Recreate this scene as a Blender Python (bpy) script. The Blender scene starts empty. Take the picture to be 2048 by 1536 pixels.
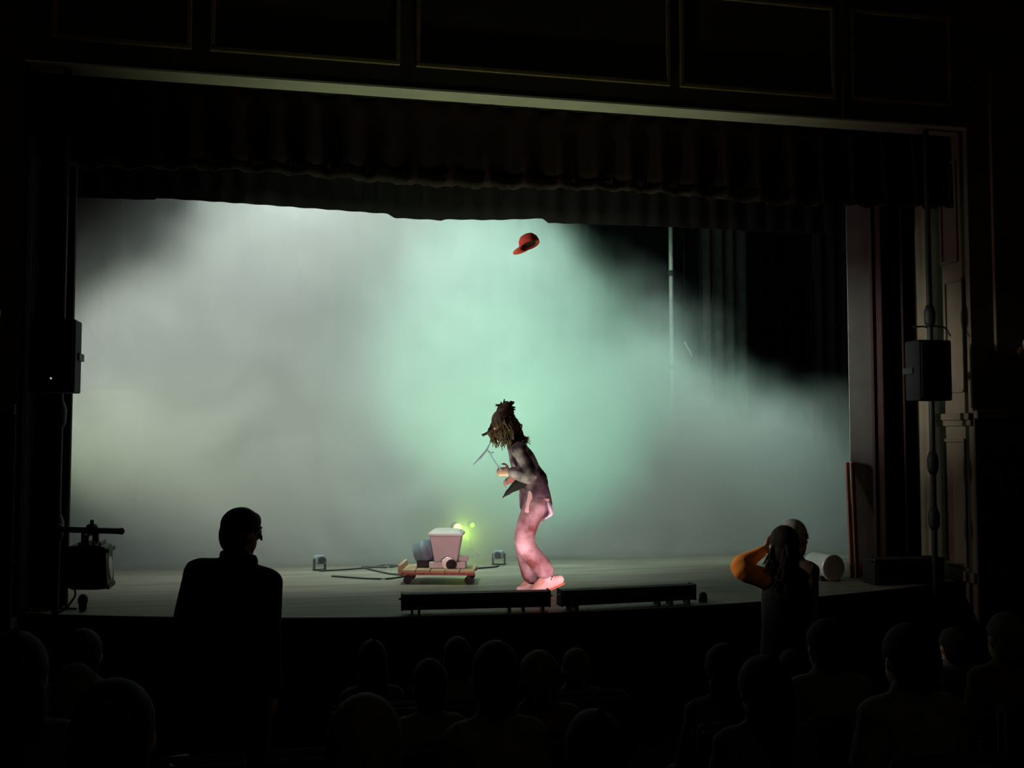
import bpy, bmesh, math, random
from mathutils import Vector, Matrix, Euler
random.seed(7)
sc = bpy.context.scene
COL = sc.collection
R = math.radians
S = 0.85                                   # height of the stage floor

# ------------------------------------------------------------------ camera
cam_d = bpy.data.cameras.new('camera'); cam = bpy.data.objects.new('camera', cam_d); COL.objects.link(cam)
cam_d.sensor_width = 36.0; cam_d.lens = 36.0 * 2000 / 2048
cam.location = (-1.8, -8.5, 2.1); cam.rotation_euler = (R(93.0), 0, R(-12.0))
cam_d.clip_end = 100
sc.camera = cam
# ------------------------------------------------------------------ world (a closed, dark house), exposure
w = bpy.data.worlds.new('world'); sc.world = w; w.use_nodes = True
w.node_tree.nodes['Background'].inputs[0].default_value = (0, 0, 0, 1)
w.node_tree.nodes['Background'].inputs[1].default_value = 0
sc.view_settings.view_transform = 'Standard'; sc.view_settings.look = 'None'
sc.view_settings.gamma = 1.0; sc.view_settings.exposure = 0.0
sc.view_settings.use_curve_mapping = False
cy = sc.cycles
cy.max_bounces = 4; cy.diffuse_bounces = 2; cy.glossy_bounces = 1; cy.volume_bounces = 0; cy.transparent_max_bounces = 8
cy.volume_step_rate = 1.2; cy.volume_max_steps = 64
cy.sample_clamp_indirect = 3.0; cy.sample_clamp_direct = 0.0
cy.use_denoising = True; cy.use_adaptive_sampling = True; cy.adaptive_threshold = 0.04

# ------------------------------------------------------------------ stage lights (battens in the fly space, added fill spots)
def aim(o, to):
    o.rotation_euler = (Vector(to) - o.location).to_track_quat('-Z', 'Y').to_euler()
def spot(name, loc, to, power, col, ang=60, blend=0.8, rad=0.15):
    d = bpy.data.lights.new(name, 'SPOT'); d.energy = power; d.color = col; d.spot_size = R(ang); d.spot_blend = blend
    d.shadow_soft_size = rad
    o = bpy.data.objects.new(name, d); COL.objects.link(o); o.location = loc; aim(o, to); return o
def area(name, loc, to, power, col, sx, sy, spread=180):
    d = bpy.data.lights.new(name, 'AREA'); d.energy = power; d.color = col; d.shape = 'RECTANGLE'; d.size = sx; d.size_y = sy
    d.spread = R(spread)
    o = bpy.data.objects.new(name, d); COL.objects.link(o); o.location = loc; aim(o, to); return o
spot('first_electric_white', (-2.0, 0.0, 6.9), (-1.2, 2.4, 2.2), 1900, (0.85, 1.0, 0.91), 80, 1.0, 0.3)
spot('first_electric_teal', (0.3, 0.0, 6.9), (0.1, 1.9, 1.8), 2000, (0.58, 1.0, 0.83), 50, 1.0, 0.3)
spot('teal_side_fill', (5.9, 0.6, 3.3), (-0.1, 1.8, 2.65), 500, (0.38, 1.0, 0.72), 30, 1.0, 0.2)  # added teal fill on the haze flank, no boom stands there
spot('teal_haze_fill', (1.00, -1.33, 0.97), (0.45, 1.7, 2.70), 700, (0.30, 1.0, 0.62), 62, 1.0, 0.06)  # added teal fill into the central haze; the strip cells are pink
spot('teal_haze_fill', (-0.98, -1.32, 0.97), (0.0, 1.7, 3.05), 640, (0.40, 1.0, 0.62), 44, 1.0, 0.06)  # second added teal fill, from the other end of the strips
spot('right_haze_fill', (2.4, 0.0, 6.5), (2.9, 2.5, 1.2), 1500, (0.66, 1.0, 0.86), 46, 1.0, 0.3)  # added fill to brighten the low haze on the right
spot('wing_fill', (-5.9, 0.25, 3.6), (-0.9, 1.9, 2.3), 820, (0.90, 1.0, 0.87), 64, 1.0, 0.2)  # added side fill to even out the haze, no fixture in the wing
spot('wing_low_fill', (-5.9, 0.25, 2.2), (0.3, 1.7, 1.9), 760, (0.82, 1.0, 0.62), 36, 1.0, 0.2)  # added low fill that tints the lower haze yellow-green
spot('pipe_fill', (1.5, 2.4, 6.95), (3.10, 4.2, 3.5), 330, (0.80, 1.0, 0.85), 26, 1.0, 0.12)  # added spot that picks out the upright pipe
spot('pink_fill', (-3.3, -1.10, 3.6), (0.1, -0.75, 2.8), 210, (1.0, 0.74, 0.76), 60, 1.0, 0.12)  # added pink fill for the cap and performer, without a fixture
spot('warm_sleeve_fill', (-3.3, -1.10, 3.2), (0.93, -2.84, 1.52), 480, (1.0, 0.88, 0.74), 14, 1.0, 0.08)  # added warm spot to brighten the orange sleeve and grey hair
area('house_fill', (0.0, -11.0, 6.6), (0.0, -3.0, 2.5), 9, (1.0, 0.80, 0.55), 2.0, 0.6)  # added dim fill that lifts the dark house walls, no lamp built
spot('cool_flat_fill', (-3.3, -1.10, 3.0), (3.22, -0.29, 2.7), 1500, (0.92, 1.0, 0.92), 18, 1.0, 0.10)  # added narrow spot to brighten the grey canvas flat

# ------------------------------------------------------------------ helpers
def tag(o, label=None, cat=None, group=None, kind=None):
    if label: o['label'] = label
    if cat: o['category'] = cat
    if group: o['group'] = group
    if kind: o['kind'] = kind
    return o
def mat(name, col, rough=0.7, metal=0.0, var=0.0, scale=8.0, bump=0.0, spec=0.3, col2=None, emit=None, es=0.0, stretch=None):
    m = bpy.data.materials.new(name); m.use_nodes = True
    nt = m.node_tree; b = nt.nodes['Principled BSDF']
    b.inputs['Base Color'].default_value = (*col, 1); b.inputs['Roughness'].default_value = rough
    b.inputs['Metallic'].default_value = metal; b.inputs['Specular IOR Level'].default_value = spec
    if emit:
        b.inputs['Emission Color'].default_value = (*emit, 1); b.inputs['Emission Strength'].default_value = es
        m.cycles.emission_sampling = 'NONE'          # the lamps' own light objects do the lighting
    if var > 0 or col2 or bump > 0:
        tc = nt.nodes.new('ShaderNodeTexCoord'); n = nt.nodes.new('ShaderNodeTexNoise')
        n.inputs['Scale'].default_value = scale; n.inputs['Detail'].default_value = 4
        src = tc.outputs['Object']
        if stretch:
            mp = nt.nodes.new('ShaderNodeMapping'); mp.inputs['Scale'].default_value = stretch
            nt.links.new(src, mp.inputs[0]); src = mp.outputs[0]
        nt.links.new(src, n.inputs['Vector'])
        if var > 0 or col2:
            r = nt.nodes.new('ShaderNodeValToRGB')
            c2 = col2 or tuple(min(1, c * (1 + var)) for c in col); c1 = col if col2 else tuple(c * (1 - var) for c in col)
            r.color_ramp.elements[0].position = 0.38; r.color_ramp.elements[1].position = 0.62
            r.color_ramp.elements[0].color = (*c1, 1); r.color_ramp.elements[1].color = (*c2, 1)
            nt.links.new(n.outputs['Fac'], r.inputs[0]); nt.links.new(r.outputs[0], b.inputs['Base Color'])
        if bump > 0:
            bp = nt.nodes.new('ShaderNodeBump'); bp.inputs['Strength'].default_value = bump; bp.inputs['Distance'].default_value = 0.02
            nt.links.new(n.outputs['Fac'], bp.inputs['Height']); nt.links.new(bp.outputs[0], b.inputs['Normal'])
    return m
M = {
 'stage': mat('stage_boards', (0.125, 0.112, 0.090), 0.65, var=0.2, scale=2.5, bump=0.08, stretch=(0.4, 4, 1)),
 'stage_front': mat('stage_front_paint', (0.010, 0.009, 0.008), 0.8, var=0.2),
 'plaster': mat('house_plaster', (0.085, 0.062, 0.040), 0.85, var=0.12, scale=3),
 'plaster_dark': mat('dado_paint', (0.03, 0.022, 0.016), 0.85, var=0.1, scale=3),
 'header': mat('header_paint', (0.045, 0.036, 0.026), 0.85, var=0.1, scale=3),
 'gilt': mat('gilt_moulding', (0.20, 0.14, 0.06), 0.5, var=0.15),
 'cream': mat('cream_paint', (0.60, 0.55, 0.44), 0.7, var=0.06, scale=4),
 'house': mat('house_dark', (0.05, 0.04, 0.032), 0.9, var=0.1, scale=2),
 'carpet': mat('house_carpet', (0.02, 0.012, 0.012), 0.95, var=0.2, scale=30),
 'stagewall': mat('stage_wall_paint', (0.035, 0.037, 0.036), 0.9, var=0.25, scale=2),
 'valance': mat('red_velvet', (0.020, 0.0065, 0.006), 0.9, var=0.15, scale=6),
 'fringe': mat('gold_fringe', (0.022, 0.013, 0.008), 0.8, var=0.2, scale=40),
 'black': mat('black_serge', (0.011, 0.013, 0.013), 0.95, var=0.15, scale=6),
 'drape': mat('grey_drape', (0.07, 0.072, 0.068), 0.95, var=0.15, scale=6),
 'metal_black': mat('black_metal', (0.012, 0.012, 0.012), 0.6, 0.0, var=0.15),
 'speaker': mat('speaker_paint', (0.005, 0.005, 0.005), 0.8, var=0.1, scale=30),
 'grille': mat('speaker_grille', (0.006, 0.006, 0.006), 0.7, var=0.2, scale=120, bump=0.2),
 'galv': mat('galvanised_pipe', (0.62, 0.66, 0.60), 0.45, 0.3, var=0.1, scale=10),
 'coupler': mat('dark_coupler', (0.05, 0.05, 0.05), 0.6, 0.4, var=0.1),
 'flat': mat('flat_canvas', (0.34, 0.33, 0.30), 0.9, var=0.12, scale=3),
 'flat_beige': mat('beige_canvas', (0.62, 0.55, 0.38), 0.9, var=0.08, scale=3),
 'wood': mat('pale_wood', (0.32, 0.215, 0.125), 0.7, var=0.25, scale=4, stretch=(1, 12, 12)),
 'wood_red': mat('red_stained_wood', (0.24, 0.085, 0.055), 0.65, var=0.25, scale=5, stretch=(12, 12, 1)),
 'rubber': mat('black_rubber', (0.015, 0.015, 0.016), 0.8, var=0.1),
 'plastic_white': mat('white_plastic', (0.42, 0.385, 0.37), 0.5, var=0.05),
 'blue_grey': mat('blue_grey_enamel', (0.13, 0.165, 0.20), 0.5, var=0.12),
 'cable': mat('cable_rubber', (0.02, 0.02, 0.022), 0.7, var=0.1),
 'pale_metal': mat('pale_metal', (0.70, 0.66, 0.62), 0.35, 0.3, var=0.06),
 'drum_end': mat('drum_end_paint', (0.34, 0.25, 0.25), 0.7, var=0.1),
 'globe': mat('glass_globe', (0.30, 0.29, 0.27), 0.15, spec=0.6, var=0.05),
 'led_white': mat('led_lens', (0.5, 0.5, 0.5), 0.3, emit=(1.0, 0.98, 0.9), es=0.6),
 'lamp_yellow': mat('lamp_lens', (0.6, 0.7, 0.1), 0.3, emit=(0.72, 1.0, 0.05), es=16.0),
 'lamp_yellow_dim': mat('dim_lamp_lens', (0.5, 0.6, 0.1), 0.3, emit=(0.60, 1.0, 0.08), es=0.5),
 'gel_pink': mat('pink_gel', (0.8, 0.3, 0.35), 0.3, emit=(1.0, 0.45, 0.45), es=1.5),
 'skin': mat('skin', (0.55, 0.33, 0.25), 0.55, var=0.06, scale=12),
 'skin_dark': mat('skin_tan', (0.36, 0.21, 0.15), 0.55, var=0.06, scale=12),
 'eye': mat('eye_white', (0.7, 0.7, 0.68), 0.2),
 'hair_brown': mat('brown_hair', (0.050, 0.026, 0.012), 0.6, var=0.5, scale=30),
 'hair_black': mat('black_hair', (0.010, 0.008, 0.007), 0.8, var=0.3, scale=40, spec=0.1),
 'hair_darkened': mat('darkened_grey_hair', (0.05, 0.047, 0.044), 0.8, var=0.2, scale=40, spec=0.1),  # grey hair with the dimness of the house put into its colour
 'hair_grey': mat('grey_hair', (0.40, 0.385, 0.36), 0.6, var=0.2, scale=40),
 'jacket': mat('mauve_jacket', (0.045, 0.034, 0.043), 0.85, col2=(0.24, 0.185, 0.215), scale=10),
 'trouser': mat('mottled_trousers', (0.16, 0.065, 0.06), 0.85, col2=(0.56, 0.46, 0.47), scale=5),
 'black_cloth': mat('black_cloth', (0.010, 0.010, 0.011), 0.9, var=0.2),
 'white_cloth': mat('white_cloth', (0.75, 0.75, 0.82), 0.85, var=0.04),
 'shoe': mat('pale_shoe', (0.74, 0.60, 0.56), 0.6, var=0.08),
 'shoe_sole': mat('orange_sole', (0.75, 0.25, 0.12), 0.6, var=0.08),
 'suit': mat('dark_suit', (0.008, 0.008, 0.009), 0.9, var=0.15, scale=20),
 'orange': mat('orange_shirt', (0.80, 0.27, 0.04), 0.85, var=0.1, scale=20),
 'brown_cloth': mat('brown_cloth', (0.05, 0.03, 0.02), 0.9, var=0.15, scale=20),
 'navy_cloth': mat('navy_cloth', (0.02, 0.022, 0.035), 0.9, var=0.15, scale=20),
 'grey_cloth': mat('grey_cloth', (0.06, 0.06, 0.058), 0.9, var=0.15, scale=20),
 'paper': mat('paper', (0.8, 0.8, 0.76), 0.8, var=0.03),
 'cap_red': mat('red_cap_cloth', (0.85, 0.11, 0.07), 0.8, var=0.1, scale=20),
 'cap_dark': mat('dark_cap_lining', (0.05, 0.022, 0.022), 0.9, var=0.1, scale=20),
 'stick': mat('pale_stick', (0.20, 0.27, 0.36), 0.5, var=0.05),
 'seat_cloth': mat('seat_cloth', (0.03, 0.010, 0.010), 0.9, var=0.15, scale=30),
}
def finish(bm, name, m, parent=None, loc=None, smooth=False, bevel=0):
    bmesh.ops.recalc_face_normals(bm, faces=bm.faces)
    me = bpy.data.meshes.new(name); bm.to_mesh(me); bm.free()
    me.materials.append(M[m] if isinstance(m, str) else m)
    if smooth:
        for p in me.polygons: p.use_smooth = True
    o = bpy.data.objects.new(name, me); COL.objects.link(o)
    if parent: o.parent = parent
    if loc is not None: o.location = loc
    if bevel:
        md = o.modifiers.new('bevel', 'BEVEL'); md.width = bevel; md.segments = 2; md.limit_method = 'ANGLE'
    return o
def empty(name, loc=(0, 0, 0), rz=0.0):
    o = bpy.data.objects.new(name, None); o.empty_display_size = 0.1; COL.objects.link(o)
    o.location = loc; o.rotation_euler = (0, 0, rz); return o
def box(bm, x0, x1, y0, y1, z0, z1, mtx=None):
    vs = [bm.verts.new(Vector(p)) for p in ((x0,y0,z0),(x1,y0,z0),(x1,y1,z0),(x0,y1,z0),(x0,y0,z1),(x1,y0,z1),(x1,y1,z1),(x0,y1,z1))]
    for f in ((0,3,2,1),(4,5,6,7),(0,1,5,4),(1,2,6,5),(2,3,7,6),(3,0,4,7)): bm.faces.new([vs[i] for i in f])
    if mtx is not None:
        for v in vs: v.co = mtx @ v.co
    return vs
def BX(name, m, x0, x1, y0, y1, z0, z1, parent=None, bevel=0, mtx=None):
    bm = bmesh.new(); box(bm, x0, x1, y0, y1, z0, z1, mtx); return finish(bm, name, m, parent, bevel=bevel)
def catmull(P, n):
    P = [Vector(p) for p in P]
    if len(P) < 3 or n < 2: return P, [i for i in range(len(P))]
    out, ts = [], []
    for i in range(len(P) - 1):
        a = P[i - 1] if i else P[0] * 2 - P[1]; b = P[i]; c = P[i + 1]; d = P[i + 2] if i + 2 < len(P) else P[-1] * 2 - P[-2]
        for k in range(n):
            t = k / n
            out.append(0.5 * ((2 * b) + (c - a) * t + (2 * a - 5 * b + 4 * c - d) * t * t + (3 * b - a - 3 * c + d) * t ** 3)); ts.append(i + t)
    out.append(P[-1]); ts.append(len(P) - 1); return out, ts
def tube(bm, pts, rad, ref=(1, 0, 0), n=12, sub=4, cap=True):
    """swept closed tube; rad is a number or (along ref, across) or a list of these, one for each point"""
    rl = rad if isinstance(rad, list) else [rad] * len(pts)
    rl = [(r, r) if not isinstance(r, tuple) else r for r in rl]
    Q, ts = catmull(pts, sub)
    rr = []
    for t in ts:
        i = min(int(t), len(rl) - 1); j = min(i + 1, len(rl) - 1); f = t - i
        f = f * f * (3 - 2 * f)
        rr.append(tuple(rl[i][k] * (1 - f) + rl[j][k] * f for k in (0, 1)))
    ref = Vector(ref); rings = []
    tg = []
    for i in range(len(Q)):
        v = (Q[min(i + 1, len(Q) - 1)] - Q[max(i - 1, 0)])
        tg.append(v.normalized() if v.length > 1e-9 else Vector((0, 0, 1)))
    if cap:                                          # rounded ends
        a, b = rr[0], rr[-1]
        ea = [(Q[0] - tg[0] * (min(a) * s), tg[0], (a[0] * c, a[1] * c)) for s, c in ((0.95, 0.30), (0.70, 0.72))]
        eb = [(Q[-1] + tg[-1] * (min(b) * s), tg[-1], (b[0] * c, b[1] * c)) for s, c in ((0.70, 0.72), (0.95, 0.30))]
        seq = ea + list(zip(Q, tg, rr)) + eb
    else: seq = list(zip(Q, tg, rr))
    for p, t, r in seq:
        s = ref - t * ref.dot(t)
        if s.length < 1e-3:
            alt = Vector((0, 0, 1)) if abs(t.z) < 0.9 else Vector((0, 1, 0)); s = alt - t * alt.dot(t)
        s.normalize(); u = t.cross(s)
        rings.append([bm.verts.new(p + s * (r[0] * math.cos(2 * math.pi * k / n)) + u * (r[1] * math.sin(2 * math.pi * k / n))) for k in range(n)])
    for A, B in zip(rings, rings[1:]):
        for k in range(n): bm.faces.new((A[k], A[(k + 1) % n], B[(k + 1) % n], B[k]))
    bm.faces.new(rings[0][::-1]); bm.faces.new(rings[-1])
def ball(bm, c, r, mtx=None, u=16, v=10):
    r = r if isinstance(r, tuple) else (r, r, r)
    m = Matrix.Translation(Vector(c)) @ (mtx.to_4x4() if mtx is not None else Matrix.Identity(4)) @ Matrix.Diagonal((*r, 1))
    bmesh.ops.create_uvsphere(bm, u_segments=u, v_segments=v, radius=1.0, matrix=m)
def TB(name, m, pts, rad, parent=None, ref=(1, 0, 0), n=12, sub=4, smooth=True):
    bm = bmesh.new(); tube(bm, pts, rad, ref, n, sub); return finish(bm, name, m, parent, smooth=smooth)
def lathe(bm, prof, n=24, mtx=None, caps=True):
    rings = []
    for r, z in prof:
        rings.append([bm.verts.new((r * math.cos(2 * math.pi * k / n), r * math.sin(2 * math.pi * k / n), z)) for k in range(n)])
    for A, B in zip(rings, rings[1:]):
        for k in range(n): bm.faces.new((A[k], A[(k + 1) % n], B[(k + 1) % n], B[k]))
    if caps: bm.faces.new(rings[0][::-1]); bm.faces.new(rings[-1])
    if mtx is not None:
        for ring in rings:
            for v in ring: v.co = mtx @ v.co
def LT(name, m, prof, parent=None, n=24, mtx=None, smooth=False):
    bm = bmesh.new(); lathe(bm, prof, n, mtx); return finish(bm, name, m, parent, smooth=smooth)
def remeshed(bm, name, m, voxel, parent=None, smooth_it=4):
    """one continuous skin over overlapping closed lumps"""
    me = bpy.data.meshes.new(name); bm.to_mesh(me); bm.free()
    t = bpy.data.objects.new(name + '_src', me); COL.objects.link(t)
    r = t.modifiers.new('r', 'REMESH'); r.mode = 'VOXEL'; r.voxel_size = voxel; r.use_smooth_shade = True
    if smooth_it:
        s = t.modifiers.new('s', 'SMOOTH'); s.factor = 0.5; s.iterations = smooth_it
    dg = bpy.context.evaluated_depsgraph_get(); ev = t.evaluated_get(dg)
    new = bpy.data.meshes.new_from_object(ev); new.name = name
    bpy.data.objects.remove(t); bpy.data.meshes.remove(me)
    new.materials.clear(); new.materials.append(M[m])
    for p in new.polygons: p.use_smooth = True
    o = bpy.data.objects.new(name, new); COL.objects.link(o)
    if parent: o.parent = parent
    return o
def drape(name, m, x0, x1, y, z0, z1, pleats, amp, parent=None, bottom=None, seed=0, thick=0.006, rows=6, res=8, gather=0.5):
    """hanging pleated cloth between x0 and x1; bottom(x) may shape the hem"""
    rnd = random.Random(seed); bm = bmesh.new(); n = pleats * res
    ph = [rnd.uniform(-0.5, 0.5) for _ in range(pleats + 2)]; am = [rnd.uniform(0.6, 1.2) for _ in range(pleats + 2)]
    grid = []
    for j in range(rows + 1):
        v = j / rows; row = []
        for i in range(n + 1):
            u = i / n; x = x0 + (x1 - x0) * u; k = u * pleats; q = int(k); f = k - q
            a = am[q] * (1 - f) + am[q + 1] * f; p_ = ph[q] * (1 - f) + ph[q + 1] * f
            yy = y + amp * a * math.sin(2 * math.pi * k + p_) * (gather + (1 - gather) * v)
            zb = bottom(x) if bottom else z0
            row.append(bm.verts.new((x, yy, z1 + (zb - z1) * v)))
        grid.append(row)
    for A, B in zip(grid, grid[1:]):
        for i in range(n): bm.faces.new((A[i], A[i + 1], B[i + 1], B[i]))
    o = finish(bm, name, m, parent, smooth=True)
    sd = o.modifiers.new('solid', 'SOLIDIFY'); sd.thickness = thick; sd.offset = 0
    return o
def struct(o): o['kind'] = 'structure'; return o

# ================================================================== THE SETTING
def apron_y(x): return -1.54 + 0.056 * x * x
XL, XR = -3.72, 3.80                                   # inner faces of the proscenium
# stage floor with a curved apron
bm = bmesh.new()
arc = [(XL + (XR - XL) * i / 40, apron_y(XL + (XR - XL) * i / 40)) for i in range(41)]
poly = arc + [(XR, 0.0), (6.5, 0.0), (6.5, 6.6), (-6.5, 6.6), (-6.5, 0.0), (XL, 0.0)]
top = [bm.verts.new((x, y, S)) for x, y in poly]; bot = [bm.verts.new((x, y, S - 0.06)) for x, y in poly]
bm.faces.new(top); bm.faces.new(bot[::-1])
for i in range(len(poly)): bm.faces.new((top[i], bot[i], bot[(i + 1) % len(poly)], top[(i + 1) % len(poly)]))
struct(finish(bm, 'floor_stage', 'stage'))
bm = bmesh.new()
fr = [(x, y + 0.03) for x, y in arc]
a = [bm.verts.new((x, y, S - 0.06)) for x, y in fr]; b = [bm.verts.new((x, y, -0.05)) for x, y in fr]
a2 = [bm.verts.new((x, y + 0.08, S - 0.06)) for x, y in fr]; b2 = [bm.verts.new((x, y + 0.08, -0.05)) for x, y in fr]
for i in range(40):
    bm.faces.new((a[i], b[i], b[i + 1], a[i + 1])); bm.faces.new((a2[i], a2[i + 1], b2[i + 1], b2[i]))
    bm.faces.new((a[i], a[i + 1], a2[i + 1], a2[i])); bm.faces.new((b[i], b2[i], b2[i + 1], b[i + 1]))
bm.faces.new((a[0], a2[0], b2[0], b[0])); bm.faces.new((a[40], b[40], b2[40], a2[40]))
struct(finish(bm, 'wall_stage_front', 'stage_front'))
bm = bmesh.new(); tube(bm, [(x, y - 0.004, S - 0.03) for x, y in arc], (0.03, 0.012), (0, 0, 1), 8, 1)
struct(finish(bm, 'trim_1', 'stage_front', smooth=True))
# house floor: flat near the stage, raked behind row one
def rake(y): return 0.128 * max(0.0, -4.2 - y)
bm = bmesh.new(); prof = [(-0.9, 0), (-4.2, 0), (-12.0, rake(-12.0))]
vt = [[bm.verts.new((x, y, z)) for x in (-7, 7)] for y, z in prof]; vb = [[bm.verts.new((x, y, -0.3)) for x in (-7, 7)] for y, z in prof]
for i in range(2):
    bm.faces.new((vt[i][0], vt[i][1], vt[i + 1][1], vt[i + 1][0])); bm.faces.new((vb[i][0], vb[i + 1][0], vb[i + 1][1], vb[i][1]))
for q in (0, 1):
    for i in range(2): bm.faces.new((vt[i][q], vt[i + 1][q], vb[i + 1][q], vb[i][q]))
bm.faces.new((vt[0][0], vb[0][0], vb[0][1], vt[0][1])); bm.faces.new((vt[2][0], vt[2][1], vb[2][1], vb[2][0]))
struct(finish(bm, 'floor', 'carpet'))
# proscenium wall, three solid pieces, with a pale soffit board under the header
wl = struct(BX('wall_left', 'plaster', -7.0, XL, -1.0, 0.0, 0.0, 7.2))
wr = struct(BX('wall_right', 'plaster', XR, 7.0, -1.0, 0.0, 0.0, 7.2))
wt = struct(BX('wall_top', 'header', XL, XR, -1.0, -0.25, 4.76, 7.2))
struct(BX('trim_2', 'cream', XL, XR, -1.004, -0.25, 4.745, 4.76))
struct(BX('wall_house_left', 'house', -7.2, -7.0, -12, 0, 0, 7.2)); struct(BX('wall_house_right', 'house', 7.0, 7.2, -12, 0, 0, 7.2))
struct(BX('wall_house_back', 'house', -7.2, 7.2, -12.2, -12, 0, 7.2)); struct(BX('ceiling', 'house', -7.2, 7.2, -12.2, 6.8, 7.2, 7.4))
struct(BX('wall_stage_back', 'stagewall', -6.7, 6.7, 6.6, 6.8, S - .06, 7.2))
struct(BX('wall_stage_left', 'stagewall', -6.7, -6.5, 0, 6.6, S - .06, 7.2)); struct(BX('wall_stage_right', 'stagewall', 6.5, 6.7, 0, 6.6, S - .06, 7.2))
# gilt picture-frame mouldings on the header
def frame_on_y(x0, x1, z0, z1, y, wd, dp, parent, name='moulding', m='gilt'):
    for i, (p, q, r, s) in enumerate(((x0, x1, z0, z0 + wd), (x0, x1, z1 - wd, z1), (x0, x0 + wd, z0 + wd, z1 - wd), (x1 - wd, x1, z0 + wd, z1 - wd))):
        BX(name, m, p, q, y - dp, y + 0.002, r, s, parent, 0.006)
for x0, x1 in ((-3.55, -2.60), (-2.47, -1.08), (-0.96, 1.10), (1.18, 2.56), (2.70, 3.66)):
    frame_on_y(x0, x1, 4.92, 5.71, -1.0, 0.035, 0.025, wt)
BX('moulding', 'header', 2.62, 2.66, -1.03, -0.998, 4.77, 7.1, wt)
# reveal and dado mouldings, left and right jambs
def frame_on_x(y0, y1, z0, z1, x, sgn, parent, wd=0.03, dp=0.02):
    for p, q, r, s in ((y0, y1, z0, z0 + wd), (y0, y1, z1 - wd, z1), (y0, y0 + wd, z0 + wd, z1 - wd), (y1 - wd, y1, z0 + wd, z1 - wd)):
        BX('moulding', 'plaster', min(x, x + sgn * dp), max(x, x + sgn * dp), p, q, r, s, parent, 0.005)
for x, sgn, par in ((XR, -1, wr), (XL, 1, wl)):
    if x < 0: continue
    frame_on_x(-0.86, -0.62, 3.62, 4.52, x, sgn, par); frame_on_x(-0.93, -0.66, 2.48, 3.47, x, sgn, par, 0.022)
    frame_on_x(-0.90, -0.60, 0.98, 2.08, x, sgn, par)
    for z0, z1, d in ((2.24, 2.30, 0.05), (2.19, 2.24, 0.03), (0.86, 0.95, 0.03)):
        BX('plinth_cap', 'plaster', min(x, x + sgn * d), max(x, x + sgn * d), -1.0, -0.45, z0, z1, par, 0.008)
for x0, x1, par in ((-7.0, XL, wl), (XR, 7.0, wr)):
    BX('dado_cap', 'plaster', x0, x1, -1.05, -0.998, 2.25, 2.32, par, 0.01); BX('dado_panel', 'plaster_dark', x0, x1, -1.02, -0.998, 0.0, 2.25, par)
BX('pilaster_strip', 'plaster', 4.02, 4.30, -1.03, -0.998, 2.32, 7.0, wr, 0.008); BX('pilaster_strip', 'plaster', -4.25, -3.95, -1.03, -0.998, 2.32, 7.0, wl, 0.008)

# ================================================================== CURTAINS
va = empty('house_valance', (0, -0.765, 4.74))
o = drape('pelmet_cloth', 'valance', XL + 0.01, XR - 0.01, 0, -0.58, 0.0, 26, 0.045, va, seed=3, bottom=lambda x: -0.60 + 0.02 * math.sin(x * 2.1))
o2 = drape('fringe', 'fringe', XL + 0.01, XR - 0.01, -0.012, -0.66, -0.575, 26, 0.045, va, seed=3, rows=1, gather=0.93, bottom=lambda x: -0.655 + 0.02 * math.sin(x * 2.1) + 0.008 * math.sin(x * 60))
tag(va, 'dark red pleated pelmet with fringed hem across the top of the arch', 'pelmet')
BX('curtain_rail', 'metal_black', XL + .01, XR - .01, -0.02, 0.02, -0.0, 0.02, va)
# black border upstage of the pelmet, hem cut in uneven lengths
HEM = [(-3.7, 3.98), (-2.955, 3.992), (-2.945, 4.010), (-2.2, 3.996), (-1.09, 3.967), (-1.03, 3.935), (-0.63, 3.932), (-0.61, 3.942), (-0.2, 3.955), (0.255, 3.989), (0.30, 3.952), (1.2, 3.966), (3.7, 3.966)]
def hem(x):
    for (a_, za), (b_, zb) in zip(HEM, HEM[1:]):
        if a_ <= x <= b_: return za + (zb - za) * (x - a_) / (b_ - a_)
    return 3.97
bo = drape('black_border', 'black', XL + 0.02, XR - 0.02, -0.15, 3.97, 4.74, 40, 0.012, None, bottom=hem, seed=5, res=10)
tag(bo, 'black cloth border with an uneven stepped hem behind the red pelmet', 'border')
# house curtains gathered at either side
cl = drape('house_curtain', 'valance', XL + 0.03, -3.44, -0.60, S + 0.01, 4.72, 7, 0.07, None, seed=8, res=10, gather=0.9)
tag(cl, 'dark red house curtain gathered beside the hanging lantern', 'curtain', 'gathered house curtains')
crr = drape('house_curtain', 'valance', 3.135, 3.54, -0.58, S + 0.01, 4.72, 6, 0.07, None, seed=9, res=10, gather=0.9)
tag(crr, 'dark red house curtain gathered beside the loudspeaker pole and leaning boards', 'curtain', 'gathered house curtains')
mk = drape('jamb_darkening_cloth', 'black', -0.21, 0.19, 0, S + 0.01, 4.72, 4, 0.018, None, seed=31, res=10, gather=0.9); mk.rotation_euler = (0, 0, R(90)); mk.location = (XL + 0.03, -0.77, 0)  # added to black out the jamb, which would catch the haze light
tag(mk, 'black cloth added along the jamb behind the lantern pole to darken it', 'curtain')
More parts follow.
